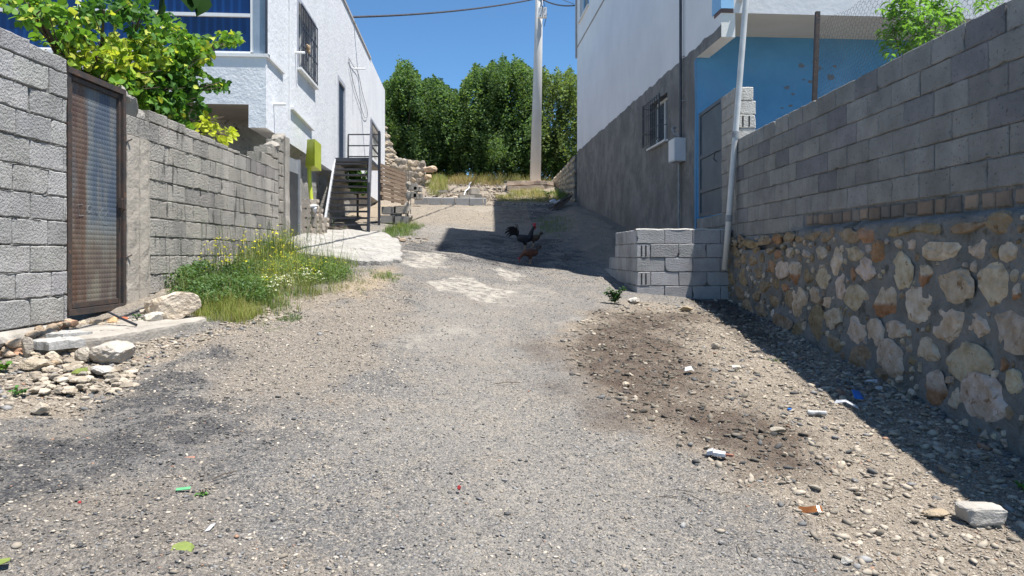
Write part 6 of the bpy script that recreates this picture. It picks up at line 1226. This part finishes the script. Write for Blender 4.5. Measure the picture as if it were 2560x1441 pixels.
# pale apron before the stairs
mb = MB(); ap = [tuple(gp(*q)[:2]) for q in ((712, 612), (742, 596), (812, 585), (870, 580), (958, 588), (996, 606), (1006, 632), (1002, 656), (962, 662), (905, 662), (850, 655), (790, 648), (735, 642))]
jprism(mb, ap, lambda x, y: float(G(x, y))-.25, lambda x, y: float(G(x, y))+.05+.03*float(vn(x*2, y*2, 3)), sub=8, amp=.035, seed=9)
kind(mb.build('pavement', mat('pale_concrete', (.42, .40, .365), .93, (.30, .285, .26), 4, 1., 22, dist=.04, c3=(.22, .20, .18), v3=16, t3=.58, bs2=6, b2=.6)), 'structure')
# ---- litter
def shard(name, lab, cat, px_, py_, pts, th, m, rz_=0, tilt=(0, 0), lift=.01, Y=None, base=None):
    b_ = (gp(px_, py_) if Y is None else P(px_, py_, Y))+Vector((0, 0, lift)); M_ = Matrix.Rotation(rz_, 3, 'Z')@Matrix.Rotation(tilt[0], 3, 'X')@Matrix.Rotation(tilt[1], 3, 'Y'); n_ = len(pts)
    V = [b_+M_@Vector((x, y, (z_ if len(q) > 2 else 0)+dz)) for dz in (0, th) for q in pts for x, y, z_ in [(q[0], q[1], q[2] if len(q) > 2 else 0)]]
    mb = MB(); mb.add(V, [tuple(range(n_))[::-1], tuple(range(n_, 2*n_))]+[(i, (i+1) % n_, n_+(i+1) % n_, n_+i) for i in range(n_)]); return tag(mb.build(name, m, base=b_), lab, cat)
M_bluep = mat('blue_plastic', (.03, .18, .55), .4, (.02, .14, .45), 20, .1, 60, spec=.5)
shard('plastic_scrap', 'crumpled bright blue plastic scrap in the wall shadow', 'litter', 2142, 1000, [(-.05, -.03, 0), (.0, -.05, .015), (.06, -.02, 0), (.03, .03, .03), (.0, .06, .01), (-.04, .04, .03)], .004, M_bluep, .3, (.5, .2), .02)
mb = MB(); c_ = gp(1974, 1027); mb.tube([c_, c_+Vector((0, 0, .012))], [.016, .015], 12); tag(mb.build('bottle_cap', M_bluep, base=c_), 'small blue bottle cap in the sunlit dirt', 'cap')
t = thing('paper_box', 'crushed white paper box lying open on the gravel', 'box', gp(1790, 1140)); c_ = gp(1788, 1140); mb = MB(); M_ = Matrix.Rotation(-.35, 3, 'Z')
mb.hexa([c_+M_@Vector(v) for v in ((-.01, -.025, .004), (.055, -.025, .004), (.055, .025, .004), (-.01, .03, .004), (-.01, -.025, .024), (.055, -.025, .020), (.055, .025, .022), (-.01, .03, .028))]); M_pap = mat('white_card', (.60, .61, .64), .8, (.42, .42, .43), 30, .4, 60); mb.build('carton', M_pap, t)
mb = MB(); mb.hexa([c_+M_@Vector(v) for v in ((-.045, -.02, .004), (-.012, -.024, .01), (-.012, .028, .01), (-.04, .03, .004), (-.045, -.02, .024), (-.012, -.024, .034), (-.012, .028, .036), (-.04, .03, .026))]); mb.build('flap', M_pap, t)
shard('brick_chip', 'reddish brown chip touching the white paper box', 'chip', 1818, 1146, [(-.03, -.01), (.03, -.012), (.035, .006), (-.025, .01)], .012, mat('brick_red', (.36, .17, .12), .9, (.3, .13, .09), 20, .4, 60), -.4)
M_brick = bpy.data.materials['brick_red']
shard('leaf_litter', 'reddish fallen leaf on the dark gravel at left', 'leaf', 465, 1155, [(-.035, -.01), (0, -.02), (.035, -.006, .01), (.04, .012, .012), (.0, .014), (-.02, .012)], .002, mat('dead_leaf', (.34, .17, .12), .7, (.36, .16, .1), 20, .1, 40), .5, (.3, .2), .008)
shard('plastic_strip', 'bright green plastic strip on the foreground gravel', 'litter', 458, 1232, [(-.03, -.008), (.028, -.008, .006), (.03, .008, .008), (-.028, .009)], .003, mat('green_plastic', (.12, .40, .18), .5, (.10, .34, .15), 20, 0), .35, (.35, .1), .008)
M_gl = mat('fallen_leaf', (.21, .25, .06), .7, (.14, .18, .045), 30, .2, 60)
shard('fallen_leaf', 'large yellow-green fallen leaf at the bottom left', 'leaf', 455, 1388, [(-.036, -.010, .004), (-.018, -.03, 0), (.015, -.033, .0), (.038, -.014, .004), (.042, .01, .012), (.024, .028, .012), (.0, .034, .014), (-.024, .028, .01), (-.038, .012, .008)], .002, M_gl, .1, (.25, .1), .012)
shard('fallen_leaf', 'crumpled green leaf in the dirt below the gate slab', 'leaf', 200, 938, [(-.06, -.012, .0), (.0, -.03, .01), (.055, -.01, .0), (.05, .02, .03), (.0, .028, .01), (-.03, .012, .02)], .002, M_gl, -.1, (.35, 0), .014)
shard('fallen_leaf', 'green leaf scrap cut by the left edge at the bottom', 'leaf', 6, 1420, [(-.02, -.02), (.025, -.01, .01), (.02, .02), (-.02, .02)], .002, M_gl, .4, (.3, 0), .01)
mb = MB(); c_ = gp(1148, 1228); mb.rock(c_+Vector((0, 0, .008)), (.011, .011, .011), 3, 3, 0); tag(mb.build('berry', mat('red_plastic', (.36, .03, .03), .5), base=c_), 'tiny red berry on the middle of the gravel', 'berry')
mb = MB(); c_ = gp(200, 1262); mb.rock(c_+Vector((0, 0, .006)), (.009, .009, .009), 4, 3, 0); tag(mb.build('berry', bpy.data.materials['red_plastic'], base=c_), 'tiny red berry on the dark gravel at lower left', 'berry')
shard('paper_scrap', 'white paper scrap on the gravel at lower left', 'litter', 524, 1330, [(-.016, -.02), (.004, -.02, .004), (.02, .02, .006), (.0, .022)], .002, M_pap, .2, (.3, 0), .01)
shard('plastic_scrap', 'white and lilac plastic scrap on the shadow line', 'litter', 2112, 1022, [(-.07, -.01), (.0, -.012, .03), (.09, -.02, .0), (.08, .0, .01), (.0, .01, .04), (-.06, .012, .02)], .003, M_pap, -.4, (.2, .15), .02)
shard('plastic_scrap', 'small white scrap deep in the wall shadow', 'litter', 2195, 978, [(-.02, -.012), (.025, -.01), (.03, .012, .01), (-.02, .01, .01)], .003, M_pap, 0, (.5, 0), .02)
shard('plastic_scrap', 'pale torn wrapper near the stone wall foot', 'litter', 2178, 962, [(-.05, -.006), (.0, -.014, .01), (.04, -.01, .0), (.045, .01, .02), (-.02, .006, .01)], .003, M_pap, -.25, (.4, .1), .02)
shard('plastic_wrapper', 'clear crumpled wrapper in the sunlit dirt', 'litter', 1720, 936, [(-.04, -.02, .0), (.0, -.04, .03), (.05, -.01, .01), (.03, .03, .04), (-.02, .03, .02)], .003, mat('film', (.62, .62, .60), .3, (.5, .5, .48), 30, .5, 50), .2, (.2, .2), .02)
t_ = thing('crushed_can', 'crushed silver can in the dirt by the shadow line', 'can', gp(2040, 1040)); c_ = gp(2040, 1040); mb = MB(); mb.tube([c_+Vector((-.055, .01, .02)), c_+Vector((-.02, 0, .012)), c_+Vector((.01, -.004, .02)), c_+Vector((.06, -.02, .015))], [.016, .02, .013, .018], 10); mb.build('shell', mat('tin', (.40, .40, .40), .4, (.25, .25, .25), 20, .3, 50, spec=.6), t_)
t_ = thing('broken_bottle', 'curved amber bottle glass lying in the right gravel', 'bottle', gp(2025, 1290)); c_ = gp(2025, 1285); mb = MB(); V = []
for i in range(9):
    a = 2.6+i*.32
    for s_ in (-1, 1): V.append(c_+Vector((-.045+.09*(i/8), .03*math.sin(a)+s_*.012, .018+.010*math.cos(a*1.3)+s_*.01)))
mb.add(V, [(2*i, 2*i+1, 2*i+3, 2*i+2) for i in range(8)]); mb.build('glass', mat('amber_glass', (.30, .12, .03), .2, (.2, .07, .02), 20, .1, 30, spec=.7), t_)
t_ = thing('rubbish_bag', 'two white plastic bags dumped at the far foot of the grey house', 'bag', gp(1395, 505)); mb = MB()
for (p_, q_, s_) in ((1383, 508, .12), (1398, 511, .15)): mb.rock(gp(p_, q_)+Vector((0, 0, s_*.5)), (s_*1.1, s_, s_*.7), p_, 3, 0, (.75, .82, .95))
mb.build('bags', M_rock, t_)
t_ = thing('brushwood', 'dark dry branches lying along the foot of the grey house', 'branches', gp(1420, 518)); mb = MB(); rr = random.Random(6)
for k in range(16): a = gp(1385+rr.uniform(-15, 10), 524+rr.uniform(-4, 6)); b_ = gp(1425+rr.uniform(-8, 8), 512+rr.uniform(-4, 4)); mb.tube([a+Vector((0, 0, .03)), a.lerp(b_, .5)+Vector((rr.uniform(-.1, .1), 0, .15)), b_+Vector((0, 0, .25+rr.uniform(0, .15)))], [.012, .018, .01], 5)
mb.build('branch', M_bark, t_)
# twigs
mb = MB(); rr = random.Random(14)
for k in range(42):
    c_ = gp(rr.uniform(1650, 2450), rr.uniform(850, 1420)); a = rr.uniform(0, 3.14); l_ = rr.uniform(.02, .09); d_ = Vector((math.cos(a), math.sin(a), 0))*l_; mb.tube([c_-d_+Vector((0, 0, .012)), c_+Vector((rr.uniform(-.01, .01), rr.uniform(-.01, .01), .018)), c_+d_+Vector((0, 0, .012))], [.0022, .002, .0012], 4)
for p_, q_, r_, s_ in ((530, 1205, 590, 1188), (235, 965, 215, 940), (2030, 1140, 2070, 1180), (1235, 965, 1300, 962)):
    mb.tube([gp(p_, q_)+Vector((0, 0, .01)), gp((p_+r_)/2, (q_+s_)/2)+Vector((0, 0, .02)), gp(r_, s_)+Vector((0, 0, .012))], .0028, 4)
kind(mb.build('twigs', M_bark), 'stuff')
# ================================================================ CHICKENS
def skinmesh(name, verts, edges, rad, m, parent, sub=2):
    org = ORG[parent]; me = bpy.data.meshes.new(name); me.from_pydata([tuple(Vector(v)-org) for v in verts], edges, [])
    o = bpy.data.objects.new(name, me); COL.objects.link(o)
    s = o.modifiers.new('s', 'SKIN'); 
    for i, r_ in enumerate(rad): me.skin_vertices[0].data[i].radius = r_ if hasattr(r_, '__len__') else (r_, r_)
    me.skin_vertices[0].data[0].use_root = True; s.use_smooth_shade = True
    b_ = o.modifiers.new('b', 'SUBSURF'); b_.levels = sub; b_.render_levels = sub
    dg = bpy.context.evaluated_depsgraph_get(); nm = bpy.data.meshes.new_from_object(o.evaluated_get(dg)); o.modifiers.clear(); o.data = nm
    nm.materials.clear(); nm.materials.append(m); o.parent = parent; ORG[o] = org
    return o
def feather(name, c1, c2, c3=None): return mat(name, c1, .6, c2, 14, .5, 70, spec=.4, c3=c3, v3=16, t3=.56)
def chicken(lab, px_, py_, yaw, k, body_c, neck_c, tail_c, comb, peck=False, rooster=False, hide=False):
    b_ = gp(px_, py_); t = thing('rooster' if rooster else 'hen', lab, 'chicken', b_); M_ = Matrix.Rotation(yaw, 3, 'Z')
    def W(x, y, z): return b_+M_@(Vector((x, y, z))*k)
    H = Vector((.20, 0, .50)) if rooster else (Vector((.25, 0, .12)) if peck else Vector((.17, 0, .40)))
    n1 = Vector((.13, 0, .36)) if not peck else Vector((.17, 0, .22))
    vs = [(0, 0, .235), (-.10, 0, .255), (-.17, 0, .30), (.08, 0, .245), (.125, 0, .29 if not peck else .235), tuple(n1), tuple(n1.lerp(H, .6)), tuple(H), (.0, .045, .17), (.01, .045, .10), (.0, -.045, .17), (.01, -.045, .10)]
    ed = [(0, 1), (1, 2), (0, 3), (3, 4), (4, 5), (5, 6), (6, 7), (0, 8), (8, 9), (0, 10), (10, 11)]
    rad = [(.095, .10), (.08, .085), (.04, .045), (.09, .09), (.07, .07), (.045, .045), (.032, .032), (.028, .028), (.04, .04), (.014, .014), (.04, .04), (.014, .014)]
    skinmesh('body', [W(*v) for v in vs], ed, [(a*k, c_*k) for a, c_ in rad], body_c, t)
    Hd = H
    mb = MB(); f_ = Vector((1, 0, -.1)) if not peck else Vector((.5, 0, -.85)); f_.normalize()
    mb.tube([W(*(Hd+f_*.018)), W(*(Hd+f_*.055))], [.010*k, .002*k], 6); mb.build('beak', mat('beak', (.45, .32, .12), .5), t)
    up = Vector((0, 0, 1)) if not peck else Vector((.8, 0, .4)); mb = MB(); n_ = 7; V = []; ht = .045 if rooster else .02
    for i in range(n_):
        s = (i/(n_-1)-.5)*.075; base = Hd+Vector((s, 0, 0))*(1 if not peck else .7)+up*.022; tp = base+up*(ht*(1 if i % 2 else .55)); V += [W(*(base+Vector((0, -.006, 0)))), W(*(base+Vector((0, .006, 0)))), W(*tp)]
    mb.add(V, [q for i in range(n_-1) for q in ((3*i, 3*i+3, 3*i+5, 3*i+2), (3*i+1, 3*i+2, 3*i+5, 3*i+4))]); mb.rock(W(*(Hd+f_*.02+Vector((0, 0, -.035)))), (.014*k, .012*k, .028*k*(1.3 if rooster else .6)), 5, 2, 0)
    mb.rock(W(*(Hd+f_*.006)), (.03*k, .031*k, .024*k), 6, 2, 0); mb.build('comb', comb, t)
    mb = MB()
    for s_ in (-1, 1): mb.rock(W(Hd.x+.008, s_*.028, Hd.z+.006), (.005*k,)*3, 8, 2, 0)
    mb.build('eye', mat('eye', (.02, .02, .02), .2), t)
    mb = MB(); rr = random.Random(3); nf = 22 if rooster else 11
    for q in range(nf):
        a = (q/(nf-1)); an = math.radians(35+a*(75 if rooster else 40)); L_ = (.17+.07*rr.random() if rooster else .13)+(.06*math.sin(a*3.1) if rooster else 0); pts = []
        curl = (.55 if rooster else .12); y_ = (rr.random()-.5)*.07
        for i in range(6): s = i/5; aa = an+curl*(-s*s)*1.4*(1 if q < nf*.8 else .5); pts.append(Vector((-.15-math.cos(aa)*L_*s-.0, y_*(1+s), .30+math.sin(aa)*L_*s)))
        w_ = .05 if rooster else .04
        V = [];
        for i, p in enumerate(pts): ww = w_*(1-(i/5)**2*.85); V += [W(*(p+Vector((0, -ww*.35, ww*.5)))), W(*(p+Vector((0, ww*.35, -ww*.5))))]
        V2 = [v+M_@Vector((.003, .004, 0)) for v in V]; mb.add(V+V2, [(2*i, 2*i+1, 2*i+3, 2*i+2) for i in range(5)]+[(12+2*i, 12+2*i+2, 12+2*i+3, 12+2*i+1) for i in range(5)])
    mb.build('tail', tail_c, t)
    for s_ in (-1, 1):
        mb = MB(); v, f = ICO[3]; v = v*np.array([.115, .022, .06]); v[:, 2] += v[:, 0]*.25; vv = [W(x_-.03, y_+s_*.083, z_+.255) for x_, y_, z_ in v]; mb.add(vv, f); mb.build('wing', neck_c if not rooster else body_c, t, smooth=True)
        mb = MB(); hx = .01; st_ = .03*s_; mb.tube([W(hx, .045*s_, .13), W(hx-.012, .045*s_, .07), W(hx+st_*.5, .045*s_, .012)], [.010*k, .007*k, .008*k], 6)
        for a in (-.6, 0, .6, 3.14): mb.tube([W(hx+st_*.5, .045*s_, .012), W(hx+st_*.5+math.cos(a)*.05*(1 if a < 3 else .5), .045*s_+math.sin(a)*.05, .004)], [.006*k, .003*k], 5)
        mb.build('leg', mat('leg_skin', (.50, .34, .20), .6), t)
red = mat('comb_red', (.42, .02, .03), .5, (.35, .015, .02), 20, .2, 60)
blk = feather('black_feathers', (.012, .012, .016), (.02, .02, .026)); brn = feather('brown_feathers', (.13, .045, .02), (.08, .03, .015), (.06, .03, .02)); dk = feather('dark_feathers', (.03, .025, .02), (.05, .035, .025)); drk2 = feather('mottled_feathers', (.10, .055, .03), (.05, .03, .02), (.17, .10, .06))
chicken('black rooster with a red comb standing in the house shadow', 1312, 627, -.25, 1.02, blk, blk, blk, red, rooster=True)
chicken('reddish brown hen pecking at the ground in front of the rooster', 1326, 661, math.pi+.35, .85, brn, brn, dk, red, peck=True)
chicken('mottled brown hen half hidden behind the black rooster', 1334, 618, math.pi-.1, .80, drk2, drk2, dk, red, peck=True)
for m_ in bpy.data.materials:
    if 'h' in m_: del m_['h']
